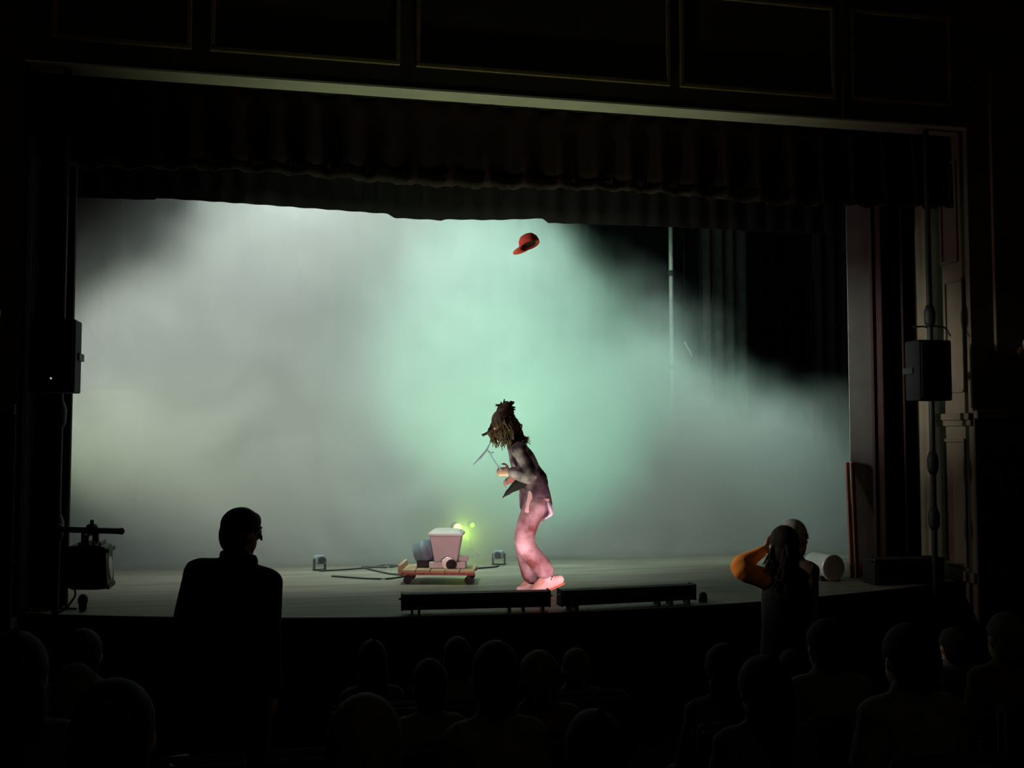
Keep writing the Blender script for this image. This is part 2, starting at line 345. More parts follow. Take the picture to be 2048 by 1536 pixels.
# grey flat standing at the prompt side, with boards leaning on it
fl = empty('canvas_flat', (3.08, -0.30, S))
BX('canvas', 'flat', -0.02, 0.26, 0.0, 0.004, 0.10, 3.88, fl); BX('bottom_rail', 'wood_red', -0.02, 0.26, -0.008, 0.02, 0.0, 0.10, fl, 0.004)
BX('stile', 'wood_red', 0.22, 0.26, 0.012, 0.035, 0.1, 3.88, fl); BX('stile', 'wood_red', 0.0, 0.04, 0.012, 0.035, 0.1, 3.88, fl)
tag(fl, 'tall narrow grey canvas flat beside the house curtain at the far end', 'flat')
for i, (x, zt, ln) in enumerate(((2.995, 1.02, 'reddish brown board leaning upright, the one nearer the drum'), (3.052, 1.03, 'reddish brown board leaning upright against the grey flat'))):
    bm = bmesh.new(); box(bm, -0.016, 0.016, -0.012, 0.012, 0, zt)
    o = finish(bm, 'leaning_board', 'wood_red', None, (x, -0.40 + 0.01 * i, S), bevel=0.003); o.rotation_euler = (R(-4.5), R(1.2), 0)
    tag(o, ln, 'board', 'boards leaning on the flat')

# ================================================================== UPSTAGE
# black backcloth, side legs
bk = drape('backcloth', 'black', -6.4, 6.4, 6.35, S + 0.01, 6.9, 46, 0.05, None, seed=12)
tag(bk, 'black pleated backcloth across the rear of the stage', 'curtain')
for x0, x1, y, lab in ((3.55, 4.25, 4.3, 'dark grey drape hanging just beyond the pale upright pipe'), (4.62, 6.2, 3.2, 'dark wing drape beyond the grey flat'), (-6.2, -4.85, 3.4, 'dark wing drape behind the beige panel')):
    o = drape('wing_drape', 'drape' if x0 < 4 and x0 > 0 else 'black', x0, x1, y, S + 0.01, 6.8, max(4, int((x1 - x0) * 6)), 0.06, None, seed=int(x0 * 10) + 50, res=8)
    tag(o, lab, 'curtain', 'wing drapes')
# upright pipe with couplers
pp = empty('upright_pipe', (3.10, 4.2, S))
TB('pipe', 'galv', [(0, 0, 0), (0, 0, 2.8), (0, 0, 6.2)], 0.03, pp, sub=1, n=16)
for z in (2.18, 3.46): LT('coupler', 'coupler', [(0.032, z - .03), (0.046, z - .03), (0.046, z + .03), (0.032, z + .03)], pp)
LT('foot_plate', 'coupler', [(0.12, 0), (0.12, 0.012), (0.04, 0.016)], pp)
tag(pp, 'pale metal upright pipe with two dark couplers rising out of the haze', 'pipe')
for pts, lab in (([(3.70, 4.05, 7.195), (3.66, 4.05, 4.3), (3.56, 4.05, 3.6), (3.55, 4.05, 3.0)], 'thin cable hanging next to the upright pipe'),
                 ([(4.55, 3.0, 7.195), (4.55, 3.0, 4.6), (4.54, 3.0, 4.1)], 'short thin cable hanging between pipe and grey flat'),
                 ([(5.05, 2.95, 7.195), (5.12, 2.95, 4.4), (5.05, 2.95, 3.7), (4.98, 2.95, 3.4)], 'curved thin cable hanging closest to the grey flat')):
    o = TB('hanging_cable', 'grey_cloth', pts, 0.005, n=8); tag(o, lab, 'cable', 'cables hanging upstage')
o = empty('cable_hook', (3.28, 4.1, 3.30)); TB('hook', 'galv', [(-.03, 0, .06), (0, 0, .0), (.04, 0, -.06), (.06, 0, -.12)], 0.012, o, n=8); TB('tie_line', 'cable', [(-.03, 0, .06), (-.03, 0, 3.895)], 0.004, o, n=6, sub=1)
tag(o, 'small pale hook hanging on a line to the side of the upright pipe', 'hook')
# beige panel at the far side of the stage
bp = empty('beige_panel', (-4.29, 2.9, S))
BX('canvas', 'flat_beige', -0.95, 0.80, 0, 0.012, 0.10, 1.75, bp)
for x in (-0.90, -0.05, 0.74): BX('stile', 'wood', x, x + .05, 0.012, 0.04, 0.0, 1.75, bp)
tag(bp, 'beige canvas panel standing in the haze behind the hanging lantern', 'panel')
# cables and small boxes lying on the boards
rnd = random.Random(4)
def floor_cable(pts, lab):
    o = TB('floor_cable', 'cable', [(x, y, S + 0.008) for x, y in pts], 0.008, n=8); tag(o, lab, 'cable', 'cables on the stage floor'); return o
floor_cable([(-1.60, 1.0), (-1.35, 1.05), (-1.1, 1.16), (-.98, 1.30), (-.86, 1.22), (-.98, 1.12), (-1.2, 1.2), (-1.0, .7), (-.8, .5)], 'black cable looping over the boards behind the loaded dolly')
floor_cable([(-1.5, .62), (-1.1, .35), (-.9, .45), (-.6, .75), (0.0, .92), (.1, 1.06)], 'black cable running on the boards under the haze toward the small light')
def floor_box(loc, sx, sy, sz, lab, rz):
    e = empty('floor_light', loc, rz)
    BX('housing', 'blue_grey', -sx, sx, -sy, sy, 0.06, 0.06 + sz, e, 0.015); 
    for s in (-1, 1): BX('bracket', 'metal_black', s * (sx + .008) - .006, s * (sx + .008) + .006, -.02, .02, 0, .06 + sz * .6, e)
    LT('lens', 'metal_black', [(sz * .38, 0), (sz * .42, 0.02), (sz * .30, 0.024)], e, mtx=Matrix.Translation((0, -sy, .06 + sz / 2)) @ Matrix.Rotation(R(90), 4, 'X'))
    BX('foot', 'metal_black', -sx - .014, sx + .014, -.03, .03, 0, .008, e); tag(e, lab, 'light', 'small lights on the boards'); return e
floor_box((-1.60, 1.10, S), .045, .05, .08, 'small dark floor light at the end of the looping cable', 0.3)
floor_box((0.12, 1.15, S), .05, .05, .08, 'small dark floor light just behind the performer', -0.4)
floor_box((-2.95, 2.9, S), .11, .09, .15, 'bluish floor light in the haze beyond the standing man', 0.2)

# ================================================================== DOLLY WITH THE BLOWER, GREEN LAMP
dl = empty('wooden_dolly', (-0.60, 0.14, S), R(-14))
# deck boards run across, a raised rail at the near left
for i in range(5):
    x0 = -0.31 + i * 0.125
    BX('deck_board', 'wood', x0, x0 + 0.119, -0.20, 0.20, 0.100 + 0.002 * (i % 2), 0.122 + 0.002 * (i % 2), dl, 0.003)
for y in (-0.17, 0.13): BX('bearer', 'wood_red', -0.31, 0.312, y, y + 0.04, 0.076, 0.100, dl, 0.003)
BX('end_rail', 'wood', -0.335, -0.306, -0.20, 0.20, 0.09, 0.165, dl, 0.004)
BX('end_rail', 'wood', -0.20, 0.10, 0.20, 0.225, 0.10, 0.17, dl, 0.004)
for x in (-0.26, 0.26):
    for y in (-0.15, 0.15):
        c = LT('caster_wheel', 'rubber', [(0.030, -0.012), (0.034, -0.008), (0.034, 0.008), (0.030, 0.012)], dl, 20, Matrix.Translation((x, y, 0.034)) @ Matrix.Rotation(R(90), 4, 'X'), True)
        BX('fork', 'metal_black', x - .014, x + .014, y - .018, y + .018, 0.048, 0.077, dl, 0.003)
tag(dl, 'low wooden dolly on casters carrying the white blower', 'dolly')
bl = empty('blower_machine', (-0.56, 0.15, S + 0.124), R(-14))
def taper(name, m, par, z0, z1, a0, b0, a1, b1, cx=0, cy=0, bev=0.012, dome=0):
    bm = bmesh.new(); lv = [(z0, a0, b0), (z1, a1, b1)]
    if dome: lv += [(z1 + dome * .7, a1 * .78, b1 * .78), (z1 + dome, a1 * .4, b1 * .4)]
    rings = [[bm.verts.new((cx + sx * a_, cy + sy * b_, z)) for sx, sy in ((-1, -1), (1, -1), (1, 1), (-1, 1))] for z, a_, b_ in lv]
    for A, B in zip(rings, rings[1:]):
        for k in range(4): bm.faces.new((A[k], A[(k + 1) % 4], B[(k + 1) % 4], B[k]))
    bm.faces.new(rings[0][::-1]); bm.faces.new(rings[-1]); return finish(bm, name, m, par, bevel=bev)
taper('hopper', 'plastic_white', bl, 0.05, 0.275, 0.095, 0.09, 0.135, 0.12, 0.02, 0.0, dome=0.0)
taper('hopper_lid', 'plastic_white', bl, 0.275, 0.295, 0.150, 0.132, 0.150, 0.132, 0.02, 0.0, 0.006, dome=0.035)
BX('base_box', 'plastic_white', -0.12, 0.19, -0.11, 0.10, 0.0, 0.055, bl, 0.008)
BX('switch_box', 'plastic_white', 0.13, 0.21, -0.06, 0.02, 0.055, 0.10, bl, 0.006)
mm = Matrix.Translation((0.075, -0.11, 0.035)) @ Matrix.Rotation(R(90), 4, 'X')
LT('air_intake', 'rubber', [(0.044, 0.0), (0.046, 0.03), (0.036, 0.036), (0.030, 0.02)], bl, 24, mm, True)
LT('intake_ring', 'pale_metal', [(0.046, 0.0), (0.054, 0.0), (0.054, 0.022), (0.046, 0.024)], bl, 24, Matrix.Translation((0.045, -0.105, 0.045)) @ Matrix.Rotation(R(90), 4, 'X'), True)
LT('motor', 'blue_grey', [(0.06, -0.10), (0.085, -0.09), (0.09, -0.03), (0.098, -0.03), (0.098, 0.02), (0.09, 0.02), (0.085, 0.08), (0.05, 0.09)], bl, 28, Matrix.Translation((-0.165, 0.0, 0.135)) @ Matrix.Rotation(R(74), 4, 'Y'), True)
BX('motor_foot', 'metal_black', -0.23, -0.10, -0.07, 0.07, 0.0, 0.06, bl, 0.005)
TB('outlet_pipe', 'blue_grey', [(-0.13, 0.0, 0.19), (-0.09, 0.0, 0.24), (-0.02, 0.0, 0.25)], 0.035, bl, ref=(0, 1, 0), n=16)
tag(bl, 'white hopper blower with grey motor standing on the wooden dolly', 'machine')
# yellow-green lamps glowing in the haze
def lamp(loc, rz, sz, lens, lab, parts=True):
    e = empty('stage_lamp', loc, rz); h = loc[2] - S
    LT('lamp_head', 'metal_black', [(sz * .75, 0.0), (sz * 1.05, 0.02), (sz * 1.1, 0.10), (sz * .7, 0.14), (sz * .3, 0.15)], e, 24, Matrix.Rotation(R(-90), 4, 'X'), True)
    bm = bmesh.new()
    lathe(bm, [(sz * .95, -0.012), (sz * .6, -0.022), (sz * .2, -0.026)], 24, Matrix.Rotation(R(-90), 4, 'X')); finish(bm, 'lens', lens, e, smooth=True)
    TB('stand_pole', 'metal_black', [(0, .07, -h + .02), (0, .07, -sz)], 0.010, e, sub=1)
    for k in range(3):
        an = k * 2.094 + .4; TB('stand_leg', 'metal_black', [(0, .07, -h + .10), (.12 * math.cos(an), .07 + .12 * math.sin(an), -h + .008)], 0.007, e, sub=1, n=8)
    tag(e, lab, 'lamp', 'lamps in the haze'); return e
lamp((-0.218, 1.62, 1.175), 0.15, 0.042, 'lamp_yellow', 'glowing yellow-green stage lamp just above the white blower')
lamp((-0.035, 1.78, 1.185), 0.15, 0.028, 'lamp_yellow_dim', 'fainter yellow-green stage lamp between the blower and the performer')
p = bpy.data.lights.new('stage_lamp_light', 'POINT'); p.energy = 5; p.color = (0.55, 1.0, 0.06); p.shadow_soft_size = 0.05
po = bpy.data.objects.new('stage_lamp_light', p); COL.objects.link(po); po.location = (-0.13, 1.74, 1.10)

# ================================================================== FOOTLIGHT STRIPS ON THE APRON
def strip(p0, p1, lab, lights):
    v = Vector(p1) - Vector(p0); L = v.length; e = empty('footlight_strip', (p0[0], p0[1], S), math.atan2(v.y, v.x))
    bm = bmesh.new()                                     # trough housing: closed toward the house, open upstage
    sec = [(-0.055, 0.035), (-0.060, 0.10), (-0.045, 0.142), (0.0, 0.150), (0.02, 0.146), (0.02, 0.140), (-0.040, 0.132), (-0.050, 0.10), (-0.046, 0.043), (0.05, 0.043), (0.05, 0.035)]
    A = [bm.verts.new((0.012, y, z)) for y, z in sec]; B = [bm.verts.new((L - 0.012, y, z)) for y, z in sec]
    for k in range(len(sec)): bm.faces.new((A[k], A[(k + 1) % len(sec)], B[(k + 1) % len(sec)], B[k]))
    bm.faces.new(A[::-1]); bm.faces.new(B); finish(bm, 'housing', 'metal_black', e)
    for x in (0.0, L - 0.012): BX('end_plate', 'metal_black', x, x + .012, -0.062, 0.055, 0.03, 0.152, e, 0.004)
    TB('lid_bead', 'metal_black', [(0.01, -0.056, 0.118), (L - 0.01, -0.056, 0.118)], 0.006, e, sub=1, n=8)
    for x in (0.07, 0.12, L - 0.30, L - 0.20, L - 0.06): BX('foot', 'metal_black', x, x + 0.014, -0.05, 0.05, 0.0, 0.036, e)
    n = 8
    for k in range(n):
        x = L * (k + .5) / n
        LT('lamp_cell', 'gel_pink', [(0.036, 0.0), (0.040, 0.008), (0.02, 0.014)], e, 16, Matrix.Translation((x, 0.0, 0.088)) @ Matrix.Rotation(R(-65), 4, 'X'), True)
    for x in (-0.012, L + 0.0): TB('bracket_bolt', 'pale_metal', [(x, -0.02, 0.11), (x + .012, -0.02, 0.11)], 0.009, e, ref=(0, 0, 1), sub=1, n=8)
    tag(e, lab, 'footlight', 'footlight strips on the stage edge'); return e
s1 = strip((-1.085, -1.375), (-0.025, -1.445), 'black footlight strip at the stage edge below the blower and performer', 0)
s2 = strip((0.045, -1.445), (1.105, -1.365), 'black footlight strip at the stage edge on the photographer side of the performer', 0)
def strip_light(loc, to, power, col, sx, spread=120):
    area('footlight_strip_light', loc, to, power, col, sx, 0.05, spread)
strip_light((-0.53, -1.345, S + 0.11), (-0.53, -0.6, S + 0.60), 7, (1.0, 0.56, 0.60), 0.95)
strip_light((0.57, -1.345, S + 0.11), (0.57, -0.6, S + 0.60), 6, (1.0, 0.56, 0.62), 0.95)
spot('green_footlight', (-0.50, -1.34, S + 0.12), (-0.30, -0.86, 4.75), 120, (0.70, 1.0, 0.55), 84, 1.0, 0.05)
LT('cable_plug', 'metal_black', [(0.03, 0), (0.034, .02), (0.03, .06), (0.015, .075)], None, mtx=Matrix.Translation((1.20, -1.33, S)), smooth=True)
tag(bpy.data.objects['cable_plug'], 'small black plug on the boards past the end of a footlight strip', 'plug')

# ================================================================== BOOMS, LOUDSPEAKERS, LANTERN
def loudspeaker(x0, x1, y0, y1, z0, z1, lab, led=None):
    e = empty('loudspeaker', ((x0 + x1) / 2, (y0 + y1) / 2, z0)); a_ = (x1 - x0) / 2; b_ = (y1 - y0) / 2; h = z1 - z0
    BX('cabinet', 'speaker', -a_, a_, -b_, b_, 0, h, e, 0.012); BX('grille', 'grille', -a_ + .015, a_ - .015, -b_ - .012, -b_ + .002, .02, h - .02, e, 0.006)
    if led is not None:
        LT('indicator', 'led_white', [(0.006, 0), (0.006, .004), (0.003, .006)], e, 12, Matrix.Translation((led[0], -b_ - .012, led[1])) @ Matrix.Rotation(R(90), 4, 'X'))
    for s in (-1, 1): BX('bracket', 'metal_black', s * (a_ + .006) - .006, s * (a_ + .006) + .006, -.02, b_ + .03, h * .45, h * .55, e)
    BX('bracket', 'metal_black', -a_ - .012, a_ + .012, b_ + .02, b_ + .03, h * .45, h * .55, e)
    tag(e, lab, 'loudspeaker', 'loudspeakers on the poles'); return e
loudspeaker(3.172, 3.472, -1.19, -0.985, 2.395, 2.895, 'black loudspeaker hung on the pole next to the panelled jamb')
def boom(x, y, z0, lab, knobs):
    e = empty('speaker_pole', (x, y, z0))
    TB('pole', 'metal_black', [(0, 0, 0.01), (0, 0, 4.735 - z0)], 0.024, e, sub=1)
    for k in knobs: LT('pole_clamp', 'metal_black', [(0.026, k - .09), (0.045, k - .05), (0.048, k + .04), (0.028, k + .10)], e, 16, None, True)
    LT('base_plate', 'metal_black', [(0.075, 0), (0.075, .012), (0.03, .02)], e)
    tag(e, lab, 'pole', 'loudspeaker poles'); return e
boom(3.455, -0.93, 0.0, 'black floor to arch pole carrying the loudspeaker beside the panelled jamb', (3.12, 1.87, 1.40))
ca = empty('cable_loop', (3.455, -0.93, 2.975)); TB('cable', 'cable', [(-0.13, .03, .06), (0.0, .03, .065), (0.14, .01, .06), (.15, -.06, -.02)], 0.008, ca, n=8); TB('tie', 'cable', [(-.02, .028, .062), (.02, .028, .062)], .014, ca, n=8, sub=1)
tag(ca, 'cable loop on top of the loudspeaker beside the panelled jamb', 'cable')
sb = empty('bass_cabinet', (3.27, -0.745, S))
BX('cabinet', 'speaker', -0.33, 0.33, -0.11, 0.09, 0.0, 0.215, sb, 0.012); BX('grille', 'grille', -0.31, 0.31, -0.12, -0.108, .02, .195, sb, 0.004)
for x in (-.295, .295): BX('corner_guard', 'metal_black', x - .035, x + .035, -.115, -.05, .185, .219, sb, .004)
tag(sb, 'low black bass cabinet on the stage under the loudspeaker pole', 'loudspeaker')
loudspeaker(-3.605, -3.308, -1.19, -0.985, 2.40, 2.905, 'black loudspeaker on the pole beside the gathered curtain above the lantern', (0.0, .095))
boom(-3.455, -0.93, 0.0, 'black pole beside the gathered curtain carrying the lantern arm', (1.453, 2.25))
# lantern on its side arm
ar = empty('side_arm', (-3.455, -0.985, 1.456))
TB('arm', 'metal_black', [(-0.04, 0, 0), (0.438, 0, -0.024)], 0.021, ar, ref=(0, 0, 1), sub=1); LT('arm_clamp', 'metal_black', [(.03, -.04), (.045, -.03), (.045, .03), (.03, .04)], ar, 16, Matrix.Translation((0, .03, 0)))
LT('end_cap', 'rubber', [(0.023, -0.02), (0.024, 0.0), (0.020, 0.008)], ar, 16, Matrix.Translation((0.443, 0, -0.024)) @ Matrix.Rotation(R(90), 4, 'Y'))
tag(ar, 'black side arm pipe holding the lantern', 'pipe')
ln = empty('stage_lantern', (-3.215, -0.985, 1.055), 0)
bm = bmesh.new(); tw = Matrix.Rotation(R(-4), 4, 'Y')
rg = [[bm.verts.new(tw @ Vector(q)) for q in ((x, -d, z0), (x, d, z0), (x, d, z1), (x, -d, z1))] for x, d, z0, z1 in ((-0.16, .09, .03, .26), (-.10, .12, 0, .30), (0.06, .13, -.015, .295), (0.135, .13, -.015, .27))]
for A, B in zip(rg, rg[1:]):
    for k in range(4): bm.faces.new((A[k], A[(k + 1) % 4], B[(k + 1) % 4], B[k]))
bm.faces.new(rg[0][::-1]); bm.faces.new(rg[-1]); finish(bm, 'body', 'metal_black', ln, bevel=0.012)
for k in range(4): BX('cooling_fin', 'metal_black', -0.07 + k * .045, -0.055 + k * .045, -.10, .10, .285, .312, ln, .003)
for y in (-.137, .137): BX('yoke_arm', 'metal_black', -0.022, 0.008, y - .004, y + .004, .12, .36, ln)
BX('yoke_bar', 'metal_black', -0.022, 0.008, -.141, .141, .355, .365, ln)
for x in (-0.055, 0.035): BX('hook_jaw', 'metal_black', x - .012, x + .012, -.018, .018, .30, .405, ln, .004)
LT('hook_clamp', 'metal_black', [(.028, .355), (.04, .365), (.04, .415), (.028, .43)], ln, 16); LT('clamp_bolt', 'metal_black', [(.012, .42), (.014, .45), (.008, .462)], ln, 12)
LT('lens', 'globe', [(.085, 0), (.08, .004), (.05, .008), (.02, .01)], ln, 24, Matrix.Translation((.128, 0, .125)) @ Matrix.Rotation(R(86), 4, 'Y'), True)
BX('colour_frame', 'metal_black', .13, .142, -.125, .125, -.01, .018, ln); BX('colour_frame', 'metal_black', .125, .137, -.125, .125, .24, .268, ln)
TB('tail_cable', 'cable', [(-.13, 0, .04), (-.10, .01, -.05), (-.13, .02, -.11), (-.17, .03, -.16), (-.22, .04, -.185)], .007, ln, n=8)
tag(ln, 'black box-shaped stage lantern hanging from the side arm pipe', 'lantern')
bm = bmesh.new(); ball(bm, (0, 0, .06), (.035, .035, .045)); tube(bm, [(0, 0, 0), (0, 0, .03)], .028, sub=1); o = finish(bm, 'floor_microphone', 'rubber', None, (-3.305, -0.77, S + .016), smooth=True)
tag(o, 'small black knob-shaped floor piece on the boards below the lantern', 'microphone')
TB('floor_lead', 'cable', [(-3.66, -0.60, S + .01), (-3.5, -0.66, S + .01), (-3.36, -0.73, S + .01)], .008)
tag(bpy.data.objects['floor_lead'], 'thin lead on the boards by the gathered curtain under the lantern', 'cable')
# globe sconces on the walls
for x, z, lab in ((-3.87, 2.94, 'unlit glass globe sconce on the wall beside the gathered curtain and lantern'), (4.27, 2.88, 'unlit glass globe sconce on the wall beyond the panelled jamb')):
    e = empty('wall_sconce', (x, -1.03, z)); bm = bmesh.new(); ball(bm, (0, -.12, 0), .075); finish(bm, 'globe', 'globe', e, smooth=True)
    LT('back_plate', 'gilt', [(.05, 0), (.05, .012), (.03, .02)], e, 20, Matrix.Translation((0, 0, -.06)) @ Matrix.Rotation(R(90), 4, 'X')); TB('bracket', 'gilt', [(0, 0, -.06), (0, -.08, -.10), (0, -.12, -.07)], .009, e, n=8)
    LT('globe_collar', 'gilt', [(.03, -.09), (.035, -.075), (.03, -.06)], e, 16, Matrix.Translation((0, -.12, 0)))
    tag(e, lab, 'sconce', 'globe sconces')
# pale drum lying on its side
dm = empty('metal_drum', (2.715, -0.47, S + 0.115)); T = Matrix.Rotation(R(8), 4, 'Z') @ Matrix.Rotation(R(90), 4, 'X')
LT('drum_body', 'pale_metal', [(.10, -.20), (.106, -.19), (.106, .06), (.11, .065), (.11, .075)], dm, 32, T, True)
LT('rim', 'pale_metal', [(.106, .07), (.114, .072), (.114, .092), (.104, .094)], dm, 32, T, True)
LT('drum_end', 'drum_end', [(.104, .07), (.104, .086), (.06, .088), (.01, .088)], dm, 32, T)
for s in (-1, 1): BX('cradle_foot', 'metal_black', s * .075 - .012, s * .075 + .012, -.06, .06, -.115, -.07, dm)
tag(dm, 'short pale drum lying on its side on the boards near the leaning boards', 'drum')

# ================================================================== PEOPLE
def V(*a): return Vector(a)
def head_axes(face, side):
    f = Vector(face).normalized(); s = Vector(side); s = (s - f * s.dot(f)).normalized(); u = s.cross(f); return s, f, u
def add_head(bm, c, face, side, k=1.0):
    s, f, u = head_axes(face, side); m = Matrix((s, f, u)).transposed(); c = Vector(c)
    ball(bm, c + u * .02 * k - f * .008 * k, (.076 * k, .096 * k, .098 * k), m, 20, 14); ball(bm, c + f * .02 * k - u * .045 * k, (.062 * k, .072 * k, .068 * k), m)
    ball(bm, c + f * .052 * k - u * .088 * k, (.036 * k, .036 * k, .028 * k), m)                       # chin
    ball(bm, c + f * .098 * k - u * .022 * k, (.013 * k, .022 * k, .014 * k), m); ball(bm, c + f * .092 * k - u * .002 * k, (.009 * k, .014 * k, .028 * k), m)   # nose
    ball(bm, c + f * .082 * k + u * .030 * k, (.052 * k, .016 * k, .012 * k), m)                       # brow
    ball(bm, c + f * .088 * k - u * .056 * k, (.024 * k, .011 * k, .006 * k), m); ball(bm, c + f * .086 * k - u * .066 * k, (.021 * k, .011 * k, .006 * k), m)   # lips
    for q in (-1, 1): ball(bm, c + s * (q * .078 * k) - u * .008 * k - f * .01 * k, (.012 * k, .020 * k, .032 * k), m)     # ears
def add_hand(bm, wr, h, n, thumb, curl=0.6, k=1.0):
    """palm, four unequal bent fingers and a thumb leaving the side of the palm"""
    wr = Vector(wr); h = Vector(h).normalized(); n = Vector(n); n = (n - h * n.dot(h)).normalized(); b = h.cross(n) * thumb
    tube(bm, [wr - h * .01, wr + h * .045 * k, wr + h * .088 * k], [(.026 * k, .017 * k), (.038 * k, .015 * k), (.040 * k, .013 * k)], b, 12, 3)
    for i, (o, L) in enumerate(((.030, .070), (.010, .080), (-.010, .074), (-.030, .056))):
        p = wr + h * (.085 - .004 * abs(i - 1.2)) * k + b * o * k; c = [p]; a = curl * .5
        for seg in (.45, .32, .26):
            d = h * math.cos(a) + n * math.sin(a); p = p + d * (L * seg * k); c.append(p); a += curl
        tube(bm, c, [.0088 * k, .0085 * k, .008 * k, .0068 * k], b, 8, 2)
    p = wr + h * .03 * k + b * .03 * k; c = [p - b * .015 * k]
    for d, L in ((b * .8 + h * .6 + n * .1, .030), (b * .45 + h * .85 + n * .3, .032), (b * .1 + h * .85 + n * .55, .026)):
        p = p + d.normalized() * (L * k); c.append(p)
    tube(bm, c, [.014 * k, .011 * k, .0095 * k, .0075 * k], n, 8, 2)
def figure(e, J, skin, voxel=.010, shirt=None, trousers=None, eyes=True, arm=(.046, .038, .027), leg=(.082, .056, .036), torso=((.15, .105), (.128, .088), (.15, .10), (.075, .062)), fat=.012, sleeve=None, legw=None, shoes='black_cloth', shirt_top=.0):
    side = (Vector(J['shR']) - Vector(J['shL'])).normalized(); T = [Vector(J[k]) for k in ('pel', 'wai', 'che', 'nek')]
    s, f, u = head_axes(J['face'], side)
    bm = bmesh.new()
    tube(bm, T, list(torso), side, 18, 4); tube(bm, [J['shL'], (Vector(J['shL']) + Vector(J['shR'])) / 2 + V(0, 0, .015), J['shR']], [.052, .062, .052], (0, 0, 1), 12, 4)
    tube(bm, [T[3] - V(0, 0, .03), Vector(J['hed']) - u * .05], [.054, .050], side, 14, 1); add_head(bm, J['hed'], J['face'], side)
    for q, th in (('L', -1), ('R', 1)):
        sh, el, wr = (Vector(J[k + q]) for k in ('sh', 'el', 'wr'))
        tube(bm, [sh, el, wr], list(arm), side, 12, 5); add_hand(bm, wr, J['ha' + q], J['pn' + q], J.get('th' + q, th), J.get('curl', .6))
        hi, kn, an, to = (Vector(J[k + q]) for k in ('hi', 'kn', 'an', 'to'))
        tube(bm, [hi, kn, an], list(leg), side, 12, 5); tube(bm, [an, an * .35 + to * .65, to], [.034, .034, .024], side, 10, 2)
    b = remeshed(bm, 'body', skin, voxel, e, 3)
    if eyes:
        for q in (-1, 1):
            bm = bmesh.new(); ball(bm, Vector(J['hed']) + f * .082 + u * .012 + s * (q * .031), .0125); finish(bm, 'eye', 'eye', b, smooth=True)
    if shirt:
        bm = bmesh.new(); tt = list(torso); tt = [(a_ + fat, c_ + fat) for a_, c_ in tt]; tt[3] = (.080, .068)
        tube(bm, [T[0], T[1], T[2], T[3] + (T[3] - T[2]) * .08], tt, side, 18, 4); r = .052 + fat
        tube(bm, [J['shL'], (Vector(J['shL']) + Vector(J['shR'])) / 2 + V(0, 0, .012), J['shR']], [r, r + .006, r], (0, 0, 1), 12, 4)
        for q in 'LR':
            sh, el, wr = (Vector(J[k + q]) for k in ('sh', 'el', 'wr')); w_ = sleeve or (arm[0] + fat, arm[1] + fat, arm[2] + fat)
            tube(bm, [sh, el, el * .12 + wr * .88], list(w_), side, 12, 5)
        remeshed(bm, 'shirt', shirt, .011, e, 3)
    if trousers:
        bm = bmesh.new(); tube(bm, [T[0] + (T[1] - T[0]) * .35, T[0], (Vector(J['hiL']) + Vector(J['hiR'])) / 2], [(torso[0][0] + fat * .6, torso[0][1] + fat * .6)] * 2 + [(torso[0][0], torso[0][1])], side, 18, 3)
        for q in 'LR':
            hi, kn, an = (Vector(J[k + q]) for k in ('hi', 'kn', 'an')); w_ = legw or (leg[0] + fat, leg[1] + fat, leg[2] + fat + .012)
            tube(bm, [hi, kn, kn * .12 + an * .88], list(w_), side, 14, 5)
        remeshed(bm, 'trousers', trousers, .012, e, 3)
    if shoes:
        for q in 'LR':
            an, to = Vector(J['an' + q]), Vector(J['to' + q]); d = (to - an); bm = bmesh.new(); he = an - d.normalized() * .02 - V(0, 0, .045)
            he.z = max(he.z, .028) if J.get('flat', True) else he.z
            tube(bm, [he, he * .5 + to * .5 + V(0, 0, .012), to], [(.036, .036), (.042, .040), (.036, .022)], side, 14, 4); tube(bm, [an, he * .7 + to * .3], [.042, .036], side, 12, 1)
            remeshed(bm, 'shoe', shoes, .009, e, 2)
    return b
def hair_mesh(name, m, e, lumps, locks, jitter=0, seed=1, n=7):
    rnd = random.Random(seed); bm = bmesh.new()
    for c, r in lumps: ball(bm, c, r, None, 18, 12)
    for pts, r0, r1, cnt, sprd in locks:
        for _ in range(cnt):
            P = [Vector(p) + Vector((rnd.gauss(0, sprd), rnd.gauss(0, sprd), rnd.gauss(0, sprd))) * (.35 + .65 * i / max(1, len(pts) - 1)) for i, p in enumerate(pts)]
            tube(bm, P, [r0 + (r1 - r0) * i / (len(P) - 1) for i in range(len(P))], (1, 0, 0), n, 3)
    return finish(bm, name, m, e, smooth=True)

# ---- the performer: doubled over and hopping, facing the lantern side, hair flying
pf = empty('person', (0.065, -0.70, S), R(-12))
J = dict(pel=(-.025, 0, .74), wai=(-.045, 0, .89), che=(-.118, 0, 1.06), nek=(-.178, 0, 1.175), hed=(-.258, 0, 1.335), face=(-.80, -.10, -.55),
         shL=(-.145, -.150, 1.135), elL=(-.062, -.225, .945), wrL=(-.205, -.190, .972), haL=(-1, .25, .05), pnL=(0.1, .8, -.3),
         shR=(-.150, .150, 1.140), elR=(-.070, .225, .955), wrR=(-.170, .125, .900), haR=(-.9, -.5, -.1), pnR=(0, -.7, -.5),
         hiL=(-.015, -.085, .72), knL=(-.105, -.095, .435), anL=(.078, -.095, .165), toL=(-.050, -.095, .030),
         hiR=(-.020, .085, .72), knR=(-.100, .080, .415), anR=(-.045, .085, .105), toR=(-.130, .080, .028), curl=.75, flat=False)
figure(pf, J, 'skin', .0075, 'jacket', 'trouser', True, torso=((.135, .105), (.115, .085), (.135, .090), (.070, .058)), fat=.016, sleeve=(.058, .062, .050), legw=(.094, .080, .076), shoes=None, leg=(.078, .052, .034))
